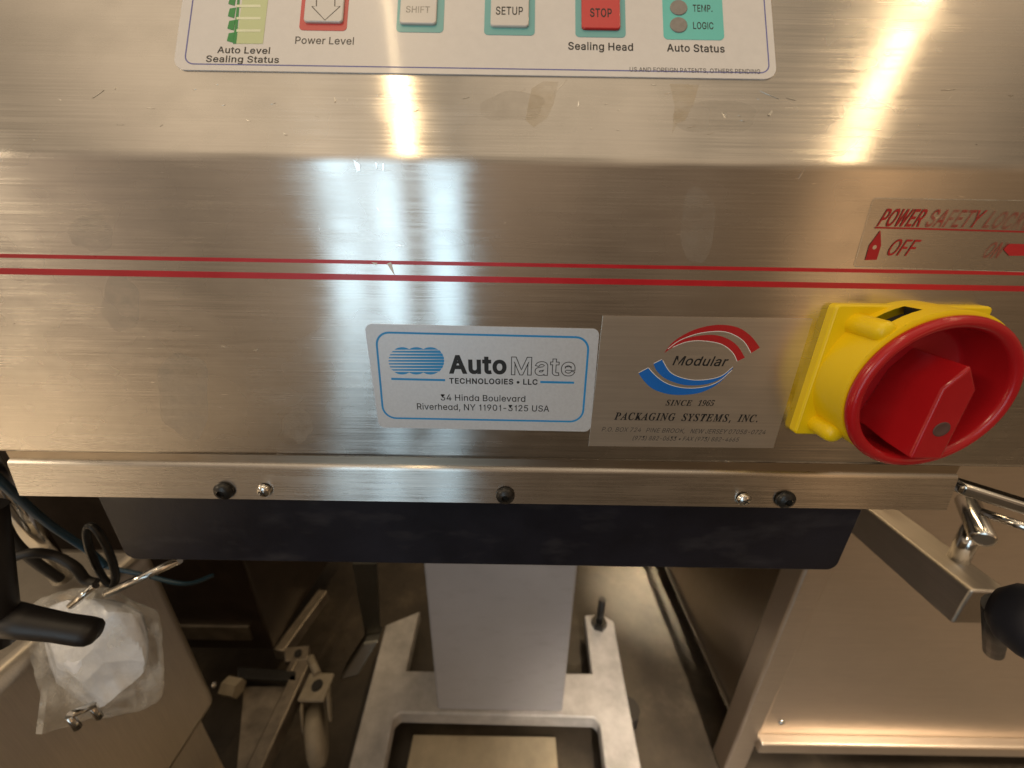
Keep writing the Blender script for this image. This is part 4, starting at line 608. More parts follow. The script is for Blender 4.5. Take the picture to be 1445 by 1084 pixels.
for t_, p0, p1, cap, bd, mt_ in (('Auto Level', (306, 74.6), (381.5, 76), 8.8, 13, 'ink'), ('Sealing Status', (289.5, 87.3), (394, 88.7), 8.8, 13, 'ink'),
        ('Sealing Head', (801, 69.8), (894.5, 71.6), 10.2, 15, 'ink'), ('Auto Status', (941, 72.4), (1023.5, 74), 10.2, 15, 'ink'),
        ('Power Level', (415, 61.5), (500, 63), 10, 6, 'ink_grey'), ('US AND FOREIGN PATENTS, OTHERS PENDING', (888, 101), (1073.5, 104.3), 6.2, 3, 'ink_grey')):
    a = MB(); text(a, t_, p0, p1, SLOPE, TT, cap=cap, bold=bd); a.build('lettering', M[mt_], panel, fix=False, weld=False)

# silver address label --------------------------------------------------------------
TL = .00022
def quad(pl, pts, off=0): return [pl.px(u, v, off) for u, v in pts]
s_ = MB(); s_.sheet(rounded(quad(FACE, [(514.5, 457), (846, 464), (833, 609), (535, 603)]), .0026), FACE, 0, TL)
lab = s_.build('address_label', M['silver_label'], machine); lab['label'] = 'silver label with a blue rounded border and blue striped emblem'
s_ = MB(); bq = rounded(quad(FACE, [(528.5, 467.5), (833, 475.0), (823, 596.5), (540, 591)], TL), .0055, 8)
s_.ring(bq, inset(bq, .00078), FACE, TL + 2 * e); s_.build('border_line', M['blue'], lab, fix=False)
z4 = lambda x, y: FACE.px(500 + x / 4.25, 430 + y / 4.25, TL)
s_ = MB()
for q in (((222, 445), (545, 453)), ((1115, 464), (1318, 468))):
    u_ = MB(); u_.strip([z4(*q[0]), z4(*q[1])], .0009, FACE, TL + 2 * e); u_.build('underline', M['blue'], lab, fix=False)
cs = [(287, 337), (372, 337), (456, 337)]; rr_ = 82
nb = 9
for i in range(nb):
    y0 = 255 + (2 * rr_) * i / nb; y1 = 255 + (2 * rr_) * (i + 1) / nb
    def ext(y):
        w_ = math.sqrt(max(0, rr_ ** 2 - (y - 337) ** 2)); return w_
    segs = []
    if i in (0, nb - 1):                        # first and last rows: the three circle caps
        for (cx, _) in cs:
            yo, yi = (y0, y1 - 3) if i == 0 else (y1, y0 + 3)
            pts = []
            wi = ext(yi); t0 = math.asin(min(1, abs(yi - 337) / rr_))
            for k in range(9):
                t = t0 + (math.pi - 2 * t0) * k / 8; pts.append(z4(cx + rr_ * math.cos(t) * .99, 337 + (-1 if i == 0 else 1) * rr_ * math.sin(t)))
            s_.sheet(pts, FACE, TL + (2 + cs.index((cx, 337)) * .4) * e, TL + (2 + cs.index((cx, 337)) * .4) * e)
    else:
        m0 = y0 + 3.0; m1 = y1 - 3.0; w0, w1 = ext(m0), ext(m1)
        gl_ = 2.4
        s_.sheet([z4(cs[0][0] - w0, m0 + gl_), z4(cs[2][0] + w0 - 30, m0 - 1.6), z4(cs[2][0] + w0, m0 - 2.2), z4(cs[2][0] + (w0 + w1) / 2 + 2, (m0 + m1) / 2), z4(cs[2][0] + w1, m1 + 2.2), z4(cs[2][0] + w1 - 30, m1 + 1.6), z4(cs[0][0] - w1, m1 - gl_)], FACE, TL + 2 * e, TL + 2 * e)
s_.build('emblem', M['blue'], lab, fix=False, weld=False)
P4 = lambda x, y: (500 + x / 4.25, 430 + y / 4.25)
s_ = MB()
text(s_, 'Auto', P4(567, 408), P4(920, 412), FACE, TL + 3 * e, cap=100 / 4.25, bold=31, track=-22)
text(s_, 'Mate', P4(926, 417), P4(1330, 424), FACE, TL + 3 * e, cap=100 / 4.25, bold=28, outline=22, track=-10)
text(s_, 'TECHNOLOGIES \u2022 LLC', P4(568, 472), P4(1101, 480), FACE, TL + 3 * e, cap=31 / 4.25, bold=24)
s_.build('lettering', M['ink'], lab, fix=False, weld=False); s_ = MB()
text(s_, '34 Hind\u0251 Boulev\u0251rd', P4(515, 574), P4(1029, 583), FACE, TL + 3 * e, cap=36 / 4.25, bold=6)
text(s_, 'Riverhe\u0251d, NY 11901-3125 USA', P4(373, 628), P4(1169, 642), FACE, TL + 3 * e, cap=36 / 4.25, bold=6)
s_.build('lettering', M['ink'], lab, fix=False, weld=False)
# brushed dealer plate --------------------------------------------------------------
TP = .00030
z5 = lambda x, y: FACE.px(820 + x / 4.25, 430 + y / 4.25, TP); P5 = lambda x, y: (820 + x / 4.25, 430 + y / 4.25)
s_ = MB(); s_.sheet(quad(FACE, [(850.6, 445.5), (1146, 450), (1090.6, 632), (830.6, 629)]), FACE, 0, TP)
dp = s_.build('dealer_plate', M['plate_steel'], machine); dp['label'] = 'brushed plate with red and blue swooshes and black lettering'
red1 = smooth_poly([(497, 290), (560, 217), (680, 150), (820, 121), (940, 137), (1020, 190), (1072, 258)]) + smooth_poly([(1018, 292), (975, 222), (900, 176), (820, 162), (700, 176), (590, 217), (520, 266), (497, 290)])[:-1]
red2 = smooth_poly([(498, 291), (530, 255), (600, 212), (700, 187), (800, 182), (880, 205), (940, 250), (982, 318)]) + smooth_poly([(935, 340), (912, 292), (860, 247), (800, 226), (700, 216), (620, 227), (550, 256), (498, 291)])[:-1]
blu1 = smooth_poly([(435, 355), (452, 395), (500, 440), (580, 473), (660, 485), (760, 475), (850, 437), (912, 377)]) + smooth_poly([(905, 380), (850, 424), (780, 447), (680, 454), (590, 436), (530, 402), (485, 330)])
blu2 = smooth_poly([(345, 412), (375, 455), (430, 505), (520, 536), (620, 541), (720, 526), (810, 482), (880, 420), (912, 378)]) + smooth_poly([(900, 400), (840, 452), (770, 487), (680, 502), (590, 497), (510, 472), (450, 430), (402, 380)])
for pts, mt_, nm in ((red1, M['red_ink'], 'swoosh'), (red2, M['red_ink'], 'swoosh'), (blu1, M['blue_deep'], 'swoosh'), (blu2, M['blue_deep'], 'swoosh')):
    s_ = MB(); s_.sheet([z5(*p) for p in pts], FACE, TP + 2 * e, TP + 2 * e); o = s_.build(nm, mt_, dp, fix=False); o['label'] = ('red' if mt_ is M['red_ink'] else 'blue') + ' curved swoosh'
s_ = MB()
for pts in ([(520, 266), (590, 215), (700, 174), (820, 160), (900, 174), (975, 220), (1018, 290)], [(550, 256), (620, 227), (700, 216), (800, 226), (860, 247), (912, 292), (935, 340)],
            [(490, 335), (530, 400), (590, 434), (680, 452), (780, 445), (850, 422), (910, 372)], [(404, 378), (450, 428), (510, 470), (590, 495), (680, 500), (770, 485), (840, 450), (905, 392)], [(345, 408), (402, 378)], [(435, 353), (485, 328)]):
    s_.strip([z5(*p) for p in (smooth_poly(pts) if len(pts) > 2 else pts)], .00025, FACE, TP + 3 * e)
s_.build('swoosh_edge', M['white_ink'], dp, fix=False)
s_ = MB()
text(s_, 'Modular', P5(540, 362), P5(868, 369), FACE, TP + 4 * e, cap=54 / 4.25, bold=13, shear=.24)
text(s_, 'SINCE', P5(506, 604), P5(662, 607), FACE, TP + 3 * e, font='r', cap=33 / 4.25, track=40, bold=6); text(s_, '1965', P5(694, 607), P5(792, 608), FACE, TP + 3 * e, font='r', cap=33 / 4.25, shear=.22)
text(s_, 'PACKAGING', P5(200, 690), P5(562, 696), FACE, TP + 3 * e, font='r', cap=43 / 4.25, track=34, bold=7); text(s_, 'SYSTEMS,', P5(600, 697), P5(900, 702), FACE, TP + 3 * e, font='r', cap=43 / 4.25, track=34, bold=7)
text(s_, 'INC.', P5(938, 702), P5(1060, 705), FACE, TP + 3 * e, font='r', cap=43 / 4.25, track=30, bold=7)
s_.build('lettering', M['ink'], dp, fix=False, weld=False)
s_ = MB()
text(s_, 'P.O. BOX 724', P5(120, 760), P5(358, 764), FACE, TP + 3 * e, cap=26 / 4.25, shear=.2, track=20); text(s_, 'PINE BROOK,', P5(385, 765), P5(622, 770), FACE, TP + 3 * e, cap=26 / 4.25, shear=.2, track=20)
text(s_, 'NEW JERSEY 07058-0724', P5(650, 771), P5(1103, 778), FACE, TP + 3 * e, cap=26 / 4.25, shear=.2, track=10, bold=3)
text(s_, '(973) 882-0633 \u2022 FAX (973) 882-4665', P5(303, 812), P5(943, 822), FACE, TP + 3 * e, cap=25 / 4.25, shear=.2, bold=3)
s_.build('lettering', M['ink_grey'], dp, fix=False, weld=False)

# clear lockout sticker --------------------------------------------------------------
TC = .00018
P6 = lambda x, y: (1190 + x / 5.667, 260 + y / 5.667)
s_ = MB(); q = quad(FACE, [P6(235, 110), (1500, 283.5), (1500, 386), P6(78, 662)])
s_.sheet(rounded(q, .0012), FACE, .00004, TC); stk = s_.build('lockout_sticker', M['clear'], machine); stk['label'] = 'clear sticker with red slanted lettering and a red pointer'
eq = rounded(q, .0012)
s_ = MB(); s_.ring(eq, inset(eq, .00022), FACE, TC + e); s_.build('sticker_edge', residue_mat('sticker edge', (.75, .68, .55), .55), stk, fix=False)
s_ = MB()
text(s_, 'POWER', P6(262, 333), P6(606, 338), FACE, TC + 2 * e, cap=135 / 5.667, bold=14, shear=.30)
text(s_, 'OFF', P6(330, 568), P6(548, 574), FACE, TC + 2 * e, cap=130 / 5.667, bold=4, shear=.30)
s_.strip([FACE.px(*P6(255, 347), TC), FACE.px(*P6(640, 357), TC), FACE.px(1470, 328, TC)], .0005, FACE, TC + 2 * e)
s_.build('lettering', M['red_ink'], stk, fix=False, weld=False)
M['red_fade'] = residue_mat('faded red ink', (.42, .012, .016), .80); M['red_ghost'] = residue_mat('ghost red ink', (.40, .02, .02), .55)
s_ = MB(); text(s_, 'SAFETY', P6(640, 338), P6(1062, 345), FACE, TC + 2 * e, cap=135 / 5.667, bold=14, shear=.30); s_.build('lettering', M['red_fade'], stk, fix=False, weld=False)
s_ = MB(); text(s_, 'LOCKOUT', P6(1100, 345), (1478, 327), FACE, TC + 2 * e, cap=135 / 5.667, bold=20, shear=.30); s_.build('lettering', M['red_ghost'], stk, fix=False, weld=False)
s_ = MB(); text(s_, 'ON', (1383, 363.5), (1408, 364.5), FACE, TC + 2 * e, cap=22, bold=14, shear=.30); s_.build('lettering', M['red_ghost'], stk, fix=False, weld=False)
s_ = MB(); q = [FACE.px(*P6(x, y), TC) for x, y in ((298, 368), (302, 490), (267, 605), (175, 607), (208, 490))]
s_.sheet(q, FACE, TC + 2 * e, TC + 2 * e); s_.build('pointer', M['red_ink'], stk, fix=False)
s_ = MB(); c = FACE.px(*P6(250, 505), TC); s_.sheet([c + Vector((math.cos(t * .393), math.sin(t * .393))) * .0007 for t in range(16)], FACE, TC + 3 * e, TC + 3 * e); s_.build('pointer_hole', M['plate_steel'], stk, fix=False)
s_ = MB(); q = [FACE.px(x, y, TC) for x, y in ((1416, 352), (1424, 344), (1458, 345), (1458, 361), (1424, 361))]
s_.sheet(rounded(q, .0008), FACE, TC + 2 * e, TC + 2 * e); s_.build('pointer', M['red_tape'], stk, fix=False)

# rotary switch -------------------------------------------------------------------------
SP = Plane((0, 0, 0), (1, 0, 0), (0, 0, 1)); th = .0035
q = [FACE.px(u, v, th) for u, v in ((1180, 430), (1404, 432.5), (1316, 617), (1122, 613))]
x0 = (q[0].x + q[3].x) / 2; x1 = (q[1].x + q[2].x) / 2; z1 = (q[0].y + q[1].y) / 2; z0 = (q[2].y + q[3].y) / 2
KC = Vector(((x0 + x1) / 2, 0, (z0 + z1) / 2)); KR = .0285; KH = .0215
s_ = MB(); s_.sheet(rounded([(x0, z0), (x1, z0), (x1, z1), (x0, z1)], .0018, 3), FACE, 0, th)
sw = s_.build('rotary_switch', M['yellow'], machine, bevel=.0008); sw['label'] = 'yellow rotary power switch with a red dial'
KC = Vector((.1432, 0, KC.z - .0004))
s_ = MB(); a90 = math.pi / 2
def cyl(rr, y0, y1, a0, a1): s_.lathe(KC, (0, -1, 0), [(rr, y0), (rr, y1)], max(2, int(64 * abs(a1 - a0) / 6.283)), True, a0=a0, a1=a1)
# collar wall with a padlock slot cut into its upper left
sa, sb = R_(96), R_(128)                        # angles measured in the lathe's own turn
# find which way the lathe turns: e = axis x up
ax = Vector((0, -1, 0)); e_ = ax.cross(Vector((0, 0, 1))); 
sgn = e_.x                                       # +1 or -1: x direction of angle 0
if sgn < 0: sa, sb = R_(54), R_(74)
rc = .0279
cyl(rc, .0, KH - .004, sb, sa + 2 * math.pi)
cyl(rc, .0, .0062, sa, sb); cyl(rc, .0125, KH - .004, sa, sb)
s_.lathe(KC, (0, -1, 0), [(rc, KH - .004), (.0266, KH - .0035), (.0255, KH - .0035)], 64)
s_.build('switch_collar', M['yellow'], sw, fix=False)
s_ = MB()
for aa in (sa, sb):
    d = Vector((sgn * math.cos(aa), 0, math.sin(aa)))
    s_.add([KC + d * r + Vector((0, -y, 0)) for r, y in ((rc, .0062), (.0250, .0062), (.0250, .0125), (rc, .0125))], [(0, 1, 2, 3)])
s_.lathe(KC, (0, -1, 0), [(.0252, .0062), (.0252, .0125)], 16, True, a0=sa, a1=sb)
s_.build('padlock_slot', M['dark_hole'], sw, fix=False)
for (u, v, ln) in ((1207, 457, .0135), (1153, 597, .010)):
    p = atY(u, v, -th); p = Vector((p.x, -th, p.z)); dcen = (KC - p); dcen.y = 0; s_ = MB()
    rl = .0037; s_.lathe(p, (0, -1, 0), [(rl, -.001), (rl, ln - .0025), (rl * .9, ln - .001), (rl * .6, ln), (0, ln + .0002)], 20)
    s_.build('screw_boss', M['yellow'], sw)
# red dial: a dish with a rolled rim
rim = []
R1 = .0277; yh = KH; KD = KC + Vector((0, 0, -.0011))
for k in range(13):
    t = R_(-60 + 240 * k / 12); rim.append((R1 - .0021 + .0021 * math.cos(t), yh - .0021 + .0021 * math.sin(t)))
prof_ = [(.0262, KH - .0048)] + rim + [(.0234, yh - .006), (.0228, yh - .0142), (.0215, yh - .0162), (.012, yh - .0166), (0, yh - .0166)]
s_ = MB(); s_.lathe(KD, (0, -1, 0), prof_, 80); dial = s_.build('switch_dial', M['red_plastic'], sw)
# grip: pointed block across the dial
yf = KH + .0026
F0 = Plane((0, -yf, 0), (1, 0, 0), (0, 0, 1))
fr = [F0.px(u, v) for u, v in ((1333, 546), (1373, 516.5), (1377, 554), (1327, 650), (1287, 651))]
cx = (fr[0].x + fr[2].x) / 2; hw = (fr[2].x - fr[0].x) / 2; zt_ = fr[1].y; zs = (fr[0].y + fr[2].y) / 2; zb_ = min(fr[3].y, fr[4].y) + .0008
def penta(kt_, kb_, kt, kb, y): return [(cx - hw * kb_, -y, zb_ - kb), (cx + hw * kb_, -y, zb_ - kb), (cx + hw * kt_, -y, zs + kt * .6), (cx, -y, zt_ + kt), (cx - hw * kt_, -y, zs + kt * .6)]
s_ = MB(); s_.loft([penta(1.12, 2.1, .0006, -.0055, KH - .0172), penta(1.12, 2.1, .0006, -.0055, KH - .0122), penta(1.06, 1.45, .0003, -.002, KH - .006), penta(1.0, 1.0, 0, 0, yf)])
s_.build('switch_grip', M['red_plastic'], dial, bevel=.0009, seg=3)
p = F0.px(1328.5, 606); s_ = MB(); s_.lathe((p.x, -yf - .00006, p.y), (0, -1, 0), [(0, 0), (.0021, 0), (.0026, .0002), (.0028, 0)], 24)
s_.build('grip_hole', plain('hole inside', (.10, .05, .04), .6), dial, fix=False)

# ------------------------------------------------------------------ left: steel cabinet with bag, tube, cables
LX = -.33
zt_l = atX(0, 955, LX).z; yb = atX(302, 967, LX).y
cab = thing('steel_cabinet', 'brushed steel cabinet with a bare side, under the white bag at left', 'cabinet', (LX - .3, -.2, ZF))
zs_ = atX(308, 990, LX).z
s_ = MB(); s_.box((LX - .30, (yb - .8) / 2, (zt_l + zs_) / 2), (.60, yb + .8, zt_l - zs_)); s_.build('cabinet_body', M['steel_side'], cab, bevel=.012, seg=5)
s_ = MB(); s_.box((LX - .322, (yb - .806) / 2, (zs_ + ZF + .08) / 2), (.60, yb + .79, zs_ - ZF - .08)); s_.build('lower_panel', M['steel_side'], cab, bevel=.002)
s_ = MB()
for yy in (yb - .05, -.7):
    for xx in (LX - .05, LX - .55): s_ = MB(); s_.tube([(xx, yy, ZF), (xx, yy, ZF + .085)], .02); s_.build('leg', M['steel_dull'], cab)
p = atX(302, 966, LX); s_ = MB(); s_.lathe(p, (1, 0, 0), [(.0035, 0), (.003, .0015), (0, .002)], 12); s_.build('rivet', M['chrome'], cab)
# chrome tube leaning on the cabinet
p0 = atY(-30, 640, .055); p1 = atZ(88, 815, zt_l + .007)
s_ = MB(); s_.tube([p0, p1], .007, 16)
tag(s_.build('steel_tube', M['chrome'], org=p1), 'bright steel tube slanting down to the cabinet top at left', 'tube')
hp = [atY(-20, 660, .02), atY(20, 697, .03), atY(70, 740, .05), atY(126, 778, .06), atY(150, 800, .06)]
s_ = MB(); s_.tube(smooth_poly(hp, 6), .0022); tag(s_.build('air_hose', M['hose'], org=hp[2]), 'thin blue hose running behind the steel tube', 'hose')
hp = [atY(150, 800, .10), atY(205, 812, .10), atY(262, 824, .10), atY(300, 812, .12)]
s_ = MB(); s_.tube(smooth_poly(hp, 6), .0018); tag(s_.build('air_line', M['hose'], org=hp[1]), 'thin blue line below the dark plate, above the bag', 'hose')
cp = [atY(-2, 725, .03), atY(20, 765, .04), atY(50, 793, .05), atY(84, 817, .06)]
s_ = MB(); s_.tube(smooth_poly(cp, 8), .0029); tag(s_.build('cable', M['cable'], org=cp[1]), 'straight black cable crossing the steel tube', 'cable')
cp = [atY(-4, 795, .03), atY(40, 781, .035), atY(75, 784, .04), atY(105, 800, .04), atY(120, 818, .04), atY(136, 823, .04)]
s_ = MB(); s_.tube(smooth_poly(cp, 8), .0029); tag(s_.build('cable', M['cable'], org=cp[1]), 'looped black cable arching over the white bag', 'cable')
# dark ring hanging over the bag neck
s_ = MB(); cc = atY(143, 785, .05); pts = []
for k in range(25):
    t = 2 * math.pi * k / 24; pts.append(cc + Vector((.0062 * math.cos(t), .002 * math.sin(t), .024 * math.sin(t))))
s_.tube(pts, .0022, 10, cap=False); tag(s_.build('ring', M['black_metal'], org=cc), 'dark metal ring hanging over the bag', 'ring')
s_ = MB(); s_.tube([atY(100, 855, .03), atY(135, 826, .035)], .0022); s_.tube([atY(150, 838, .04), atY(254, 790, .055)], .0026)
tag(s_.build('hook_rod', M['chrome'], org=atY(150, 838, .04)), 'white metal rod above the bag, reaching under the dark plate', 'rod')
# lever handle
lev = thing('lever_handle', 'black rubber lever handle in front of the white bag', 'handle', atY(0, 800, .03))
s_ = MB(); s_.tube([atY(-10, 712, .012), atY(-10, 760, .01), atY(-8, 860, .0), atY(-4, 900, .0)], [.005, .0065, .0085, .0085], 20); s_.build('arm', M['black_plastic'], lev)
s_ = MB(); a_ = atY(-4, 872, .0); b_ = atY(141, 894, .005)
pp = [a_.lerp(b_, t) for t in (0, .3, .6, .85, .93, .97, 1.0)]; s_.tube(pp, [.0090, .0078, .0070, .0072, .0068, .0056, .0026], 20); s_.build('grip', M['black_plastic'], lev)
# bag
bc = atX(128, 912, LX + .05)
bag = thing('plastic_bag', 'clear plastic bag of crumpled white paper against the cabinet side', 'bag', bc)
zc_ = (bc - CO).dot(CF); k_ = zc_ / FPX
def crumpled(rx, ry, planes, seed, ridge, neck, off=(0, 0)):
    """a crumpled bundle: flat creased facets (random cutting planes) with fine folds"""
    rnd = random.Random(seed); cuts = []
    for _ in range(planes):
        d = Vector((rnd.gauss(0, 1), rnd.gauss(0, 1), rnd.gauss(0, 1))).normalized(); cuts.append((d, rnd.uniform(.74, 1.0)))
    bm = bmesh.new(); bmesh.ops.create_icosphere(bm, subdivisions=5, radius=1)
    vs = []
    for v in bm.verts:
        d = v.co.normalized(); q = min([1.12] + [h_ / d.dot(n_) for n_, h_ in cuts if d.dot(n_) > .05])
        f = noise.noise(d * 3.1 + Vector((seed, 0, 0))); g = noise.noise(d * 7.0 + Vector((0, seed, 0)))
        q *= 1 - ridge * (1 - abs(f) * 3.0 if abs(f) < .33 else 0) - ridge * .25 * (1 - abs(g) * 3 if abs(g) < .33 else 0)
        if d.y > .45: q *= 1 - neck * (d.y - .45)
        p = d * q
        vs.append(bc + CR * ((p.x * rx + off[0]) * k_) + CU * ((p.y * ry + off[1]) * k_) - vw * (p.z * rx * .62 * k_))
    fs = [tuple(v.index for v in f.verts) for f in bm.faces]; bm.free(); return vs, fs
vw = (bc - CO).normalized()
vs, fs = crumpled(74, 90, 15, 41, .012, .6); s_ = MB(); s_.add(vs, fs, True)
pp_ = s_.build('paper', M['paper'], bag); pp_.data.set_sharp_from_angle(angle=R_(14))
vs, fs = crumpled(102, 108, 22, 17, .035, .6, (10, 2)); s_ = MB(); s_.add(vs, fs, True)
tail = [atX(u, v, LX + .045) for u, v in ((60, 960), (50, 1036), (110, 1018), (200, 970), (205, 940), (130, 950))]
s_.prism(tail, (.004, 0, 0)); s_.build('film', M['film'], bag)
s_ = MB(); q0, q1 = atX(98, 1010, LX + .075), atX(130, 996, LX + .075)
s_.tube([q0, q1], .0022, 8); s_.tube([q1, q1 + Vector((0, 0, -.012))], .002, 8); s_.tube([q0, q0 + Vector((0, 0, -.012))], .002, 8); s_.build('clip', M['chrome'], bag)

# ------------------------------------------------------------------ low cart with casters behind the cabinet
zc1 = -.66
cart = thing('low_cart', 'low steel cart on ivory casters between the cabinet and the column', 'cart', (atZ(400, 1000, zc1).x, atZ(400, 1000, zc1).y, ZF))
C_ = lambda u, v, z=zc1: atZ(u, v, z)
def rail(p, q, w, hgt):
    s_ = MB(); d = (q - p).normalized(); n_ = d.cross(Vector((0, 0, 1))).normalized() * (w / 2)
    s_.prism([p - n_, p + n_, q + n_, q - n_], (0, 0, -hgt)); return s_
rail(C_(456, 832), C_(392, 918), .020, .025).build('rail', M['cart'], cart, bevel=.002)
rail(C_(430, 930), C_(350, 1100), .022, .03).build('rail', M['cart'], cart, bevel=.002)
rail(C_(416, 930), C_(404, 955), .012, .02).build('rail', M['cart'], cart, bevel=.002)
s_ = MB(); q = [C_(342, 962), C_(424, 962), C_(360, 1090), C_(330, 1090)]; s_.prism([x + Vector((0, 0, -.012)) for x in q], (0, 0, -.006)); s_.build('deck', M['cart'], cart)
s_ = MB(); q = [C_(335, 940), C_(420, 946), C_(418, 962), C_(335, 958)]; s_.prism(q, (0, 0, -.02)); s_.build('cross_member', M['black_metal'], cart, bevel=.002)
s_ = MB(); q = [C_(400, 913), C_(437, 910), C_(434, 932), C_(402, 934)]; s_.prism(q, (0, 0, -.012)); br = s_.build('corner_bracket', M['cart'], cart, bevel=.002)
s_ = MB(); s_.tube([C_(421, 923), C_(421, 923) + Vector((0, 0, .004))], .006, 6, False); s_.build('bolt', M['black_metal'], br)
s_ = MB(); q0 = C_(318, 968); q1 = C_(338, 972); s_.tube([q0, q1], .013, 6, False); s_.build('nut', M['ivory'], cart)
pa, pb = C_(389, 918), C_(458, 828)
bxt = thing('dark_box', 'dark brown steel box standing on the low cart, behind the left cabinet', 'box', ((pa.x + pb.x) / 2 - .2, pa.y + .2, zc1))
s_ = MB(); s_.prism([(pa.x - .5, pa.y, zc1 + .001), (pa.x - .004, pa.y, zc1 + .001), (pb.x - .004, pb.y + .25, zc1 + .001), (pa.x - .5, pb.y + .25, zc1 + .001)], (0, 0, .42)); s_.build('box_body', plain('dark brown enamel', (.022, .015, .011), .4, var=.3), bxt, bevel=.004)
s_ = MB(); s_.prism([(pa.x - .49, pa.y - .004, zc1 + .03), (pa.x - .03, pa.y - .004, zc1 + .03), (pa.x - .03, pa.y - .004, zc1 + .06), (pa.x - .49, pa.y - .004, zc1 + .06)], (0, .005, 0)); s_.build('front_rail', M['cart'], bxt)
def caster(u, v):
    p = C_(u, v); s_ = MB(); q = [p + Vector(d) for d in ((-.020, -.020, 0), (.020, -.020, 0), (.020, .020, 0), (-.020, .020, 0))]
    s_.prism(q, (0, 0, -.007)); cs_ = s_.build('caster', M['ivory'], cart, bevel=.003); cs_['label'] = 'ivory swivel caster'
    s_ = MB(); s_.tube([p + Vector((.002, 0, -.001)), p + Vector((.002, 0, .003))], .008, 16); s_.build('pivot', M['dark_hole'], cs_)
    ax_ = Vector((.9, .43, 0)).normalized(); c = p + Vector((.004, -.030, -.034)); s_ = MB()
    s_.lathe(p + Vector((0, -.004, -.006)), (0, 0, -1), [(0, 0), (.021, 0), (.026, .006), (.026, .014), (.02, .022), (0, .024)], 24)
    dn = Vector((.06, -.30, -1)).normalized(); fw = ax_.cross(dn).normalized()
    for t in (-.020, .016):
        o_ = p + ax_ * t + Vector((0, -.006, -.008)); L_ = []
        for k_ in range(7):
            w_ = (.020, .021, .022, .022, .020, .015, .004)[k_]; cc_ = o_ + dn * (.009 * k_)
            L_.append([cc_ - fw * w_, cc_ + fw * w_, cc_ + fw * w_ + ax_ * .004, cc_ - fw * w_ + ax_ * .004])
        s_.loft(L_)
    s_.build('yoke', M['ivory'], cs_, bevel=.002)
    s_ = MB(); c2 = Vector((c.x, c.y, max(ZF + .045, c.z - .03))); rw = .042
    s_.lathe(c2 - ax_ * .012, ax_, [(0, 0), (rw * .8, 0), (rw, .004), (rw, .02), (rw * .8, .024), (0, .024)], 28); s_.build('wheel', M['ivory'], cs_)
caster(446, 968)
s_ = MB(); s_.tube([C_(438, 928), C_(448, 952)], .006, 10); s_.build('brake_lever', M['ivory'], cart)

# ------------------------------------------------------------------ right: steel table with leg, side panel, ledge
RY = .21
rp = atY(1075, 1045, RY); zr = rp.z
rt = thing('steel_table', 'brushed steel table with a dark side panel and corner leg, right of the column', 'table', (rp.x + .4, RY + .4, ZF))
RX = atY(1050, 1010, RY).x
s_ = MB(); s_.box((RX + .5 + .014, RY + .45, (zr - .12) / 2 - .02 + .0), (1.0, .88, abs(zr) - .12)); 
zm0, zm1 = zr, -.14
s_ = MB(); s_.prism([(RX + .03, RY, zm0), (RX + 1.0, RY, zm0), (RX + 1.0, RY, zm1), (RX + .03, RY, zm1)], (0, .8, 0)); s_.build('front_panel', M['steel_front'], rt)
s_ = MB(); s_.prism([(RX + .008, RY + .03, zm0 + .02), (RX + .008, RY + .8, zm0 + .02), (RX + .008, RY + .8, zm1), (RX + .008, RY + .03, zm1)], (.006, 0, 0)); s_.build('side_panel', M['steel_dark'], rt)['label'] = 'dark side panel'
s_ = MB(); s_.box((RX + .004, RY + .42, zm0 + .022), (.006, .78, .006)); s_.build('panel_edge', M['chrome'], rt)
s_ = MB(); s_.box((RX + .015, RY + .012, (ZF + zm1) / 2), (.034, .034, zm1 - ZF)); s_.build('leg', M['steel_front'], rt, bevel=.003)
s_ = MB(); s_.box((RX + .52, RY - .006, zm0 + .006), (.98, .016, .024)); s_.build('ledge', M['steel_front'], rt, bevel=.003)
p = atY(1103, 1020, RY); s_ = MB(); s_.lathe(p, (0, -1, 0), [(.005, 0), (.004, .002), (0, .003)], 12); s_.build('rivet', M['chrome'], rt)
s_ = MB(); s_.box((RX + .97, RY + .012, (ZF + zm1) / 2), (.034, .034, zm1 - ZF)); s_.build('leg', M['steel_front'], rt, bevel=.003)

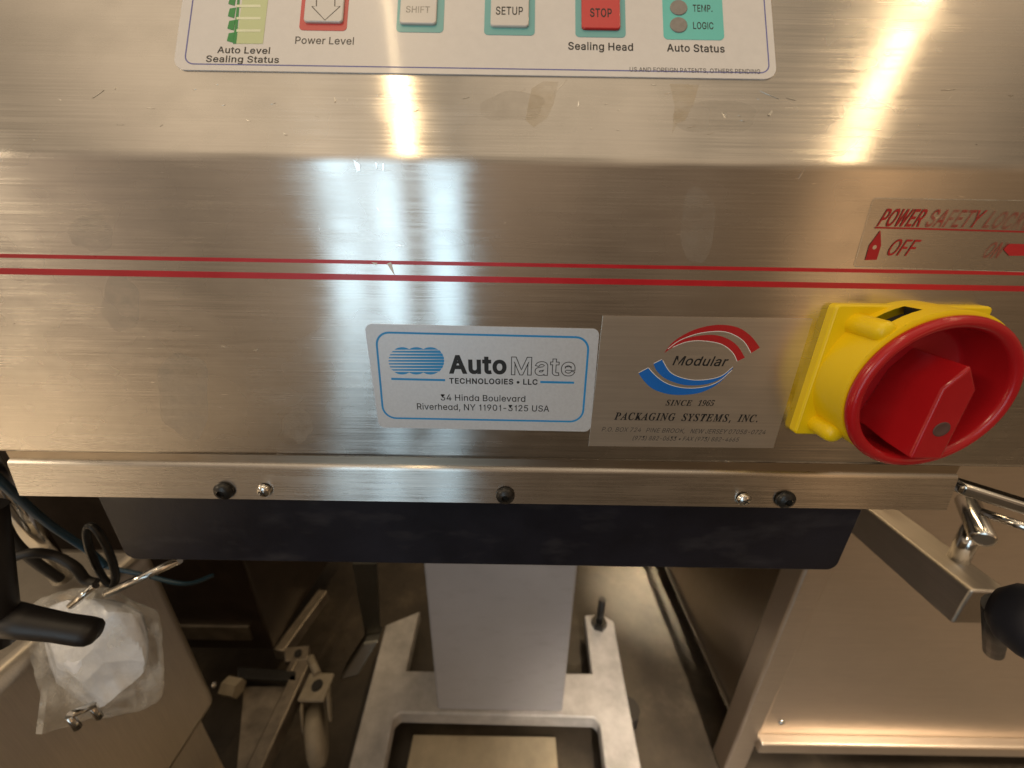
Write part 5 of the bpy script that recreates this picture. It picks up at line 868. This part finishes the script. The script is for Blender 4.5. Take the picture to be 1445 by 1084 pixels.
# slide arm with its T handle
az = -.235
A_ = lambda u, v, z=az: atZ(u, v, z)
e0 = A_(1372, 834); e1 = A_(1424, 832)
xl = e0.x; wid = (e1.x - e0.x); ye = e0.y; hgt = .034
back = A_(1245, 726).y
s_ = MB(); s_.prism([(xl, ye, az), (xl + wid, ye, az), (xl + wid, ye, az - hgt), (xl, ye, az - hgt)], (0, .34, 0))
arm = thing('slide_arm', 'square steel arm with a bright T handle, below the red switch', 'arm', (xl + wid / 2, ye, az - hgt))
ab = s_.build('arm_bar', M['steel_dull'], arm, bevel=.002)
hb = A_(1352, 790); zh = (hb - CO).dot(CF)
ca = CO + ray(1364, 705) * (zh + .010); cbq = CO + ray(1388, 762) * (zh - .022); ht = ca.lerp(cbq, .58)
s_ = MB(); s_.tube([hb - Vector((0, 0, .003)), ht], .0062, 18); s_.build('handle_post', M['chrome'], ab)
s_ = MB(); pp = [ca.lerp(cbq, t) for t in (0, .02, .06, .5, .95, .985, 1)]
s_.tube(pp, [.005, .0066, .0072, .0072, .0072, .0066, .005], 24); s_.build('handle_bar', M['chrome'], ab)
# bright guide rail at the right edge
s_ = MB(); r0 = atY(1362, 684, .03); r1 = atY(1500, 727, .015)
s_.prism([r0, r0 + Vector((0, 0, -.007)), r0 + Vector((0, .012, -.007)), r0 + Vector((0, .012, 0))], (r1 - r0))
gr = thing('guide_rail', 'bright polished guide rail at the right edge, behind the T handle', 'rail', r0)
gb = s_.build('rail_bar', M['chrome'], gr, bevel=.002)
s_ = MB(); q = (r0 + r1) / 2; s_.tube([q + Vector((-.01, .03, .018)), q + Vector((-.02, .06, .04))], .006, 14); s_.build('rail_pin', M['chrome'], gr)
s_ = MB(); r2 = atY(1384, 722, .05); r3 = atY(1470, 752, .03); s_.tube([r2, r3], .0025, 8); s_.build('rail_rod', M['chrome'], gr)
# big dark hand knob at the right edge
kc = atY(1474, 885, -.03); zk = (kc - CO).dot(CF); kr = 54 * zk / FPX
s_ = MB(); dirk = Vector((.35, -.9, .2)).normalized()
s_.lathe(kc, dirk, [(0, -kr * .9), (kr * .5, -kr * .88), (kr * .82, -kr * .62), (kr * .98, -kr * .2), (kr * 1.0, 0), (kr * .97, kr * .25), (kr * .8, kr * .6), (kr * .45, kr * .85), (0, kr * .92)], 40)
knob = thing('hand_knob', 'large dark round hand knob cut by the right edge', 'knob', kc)
s_.build('ball', M['navy_plastic'], knob)
s_ = MB(); s_.tube([kc - dirk * kr * .8, atY(1402, 920, .04)], [.005, .005], 16); s_.build('stem', M['black_plastic'], knob)
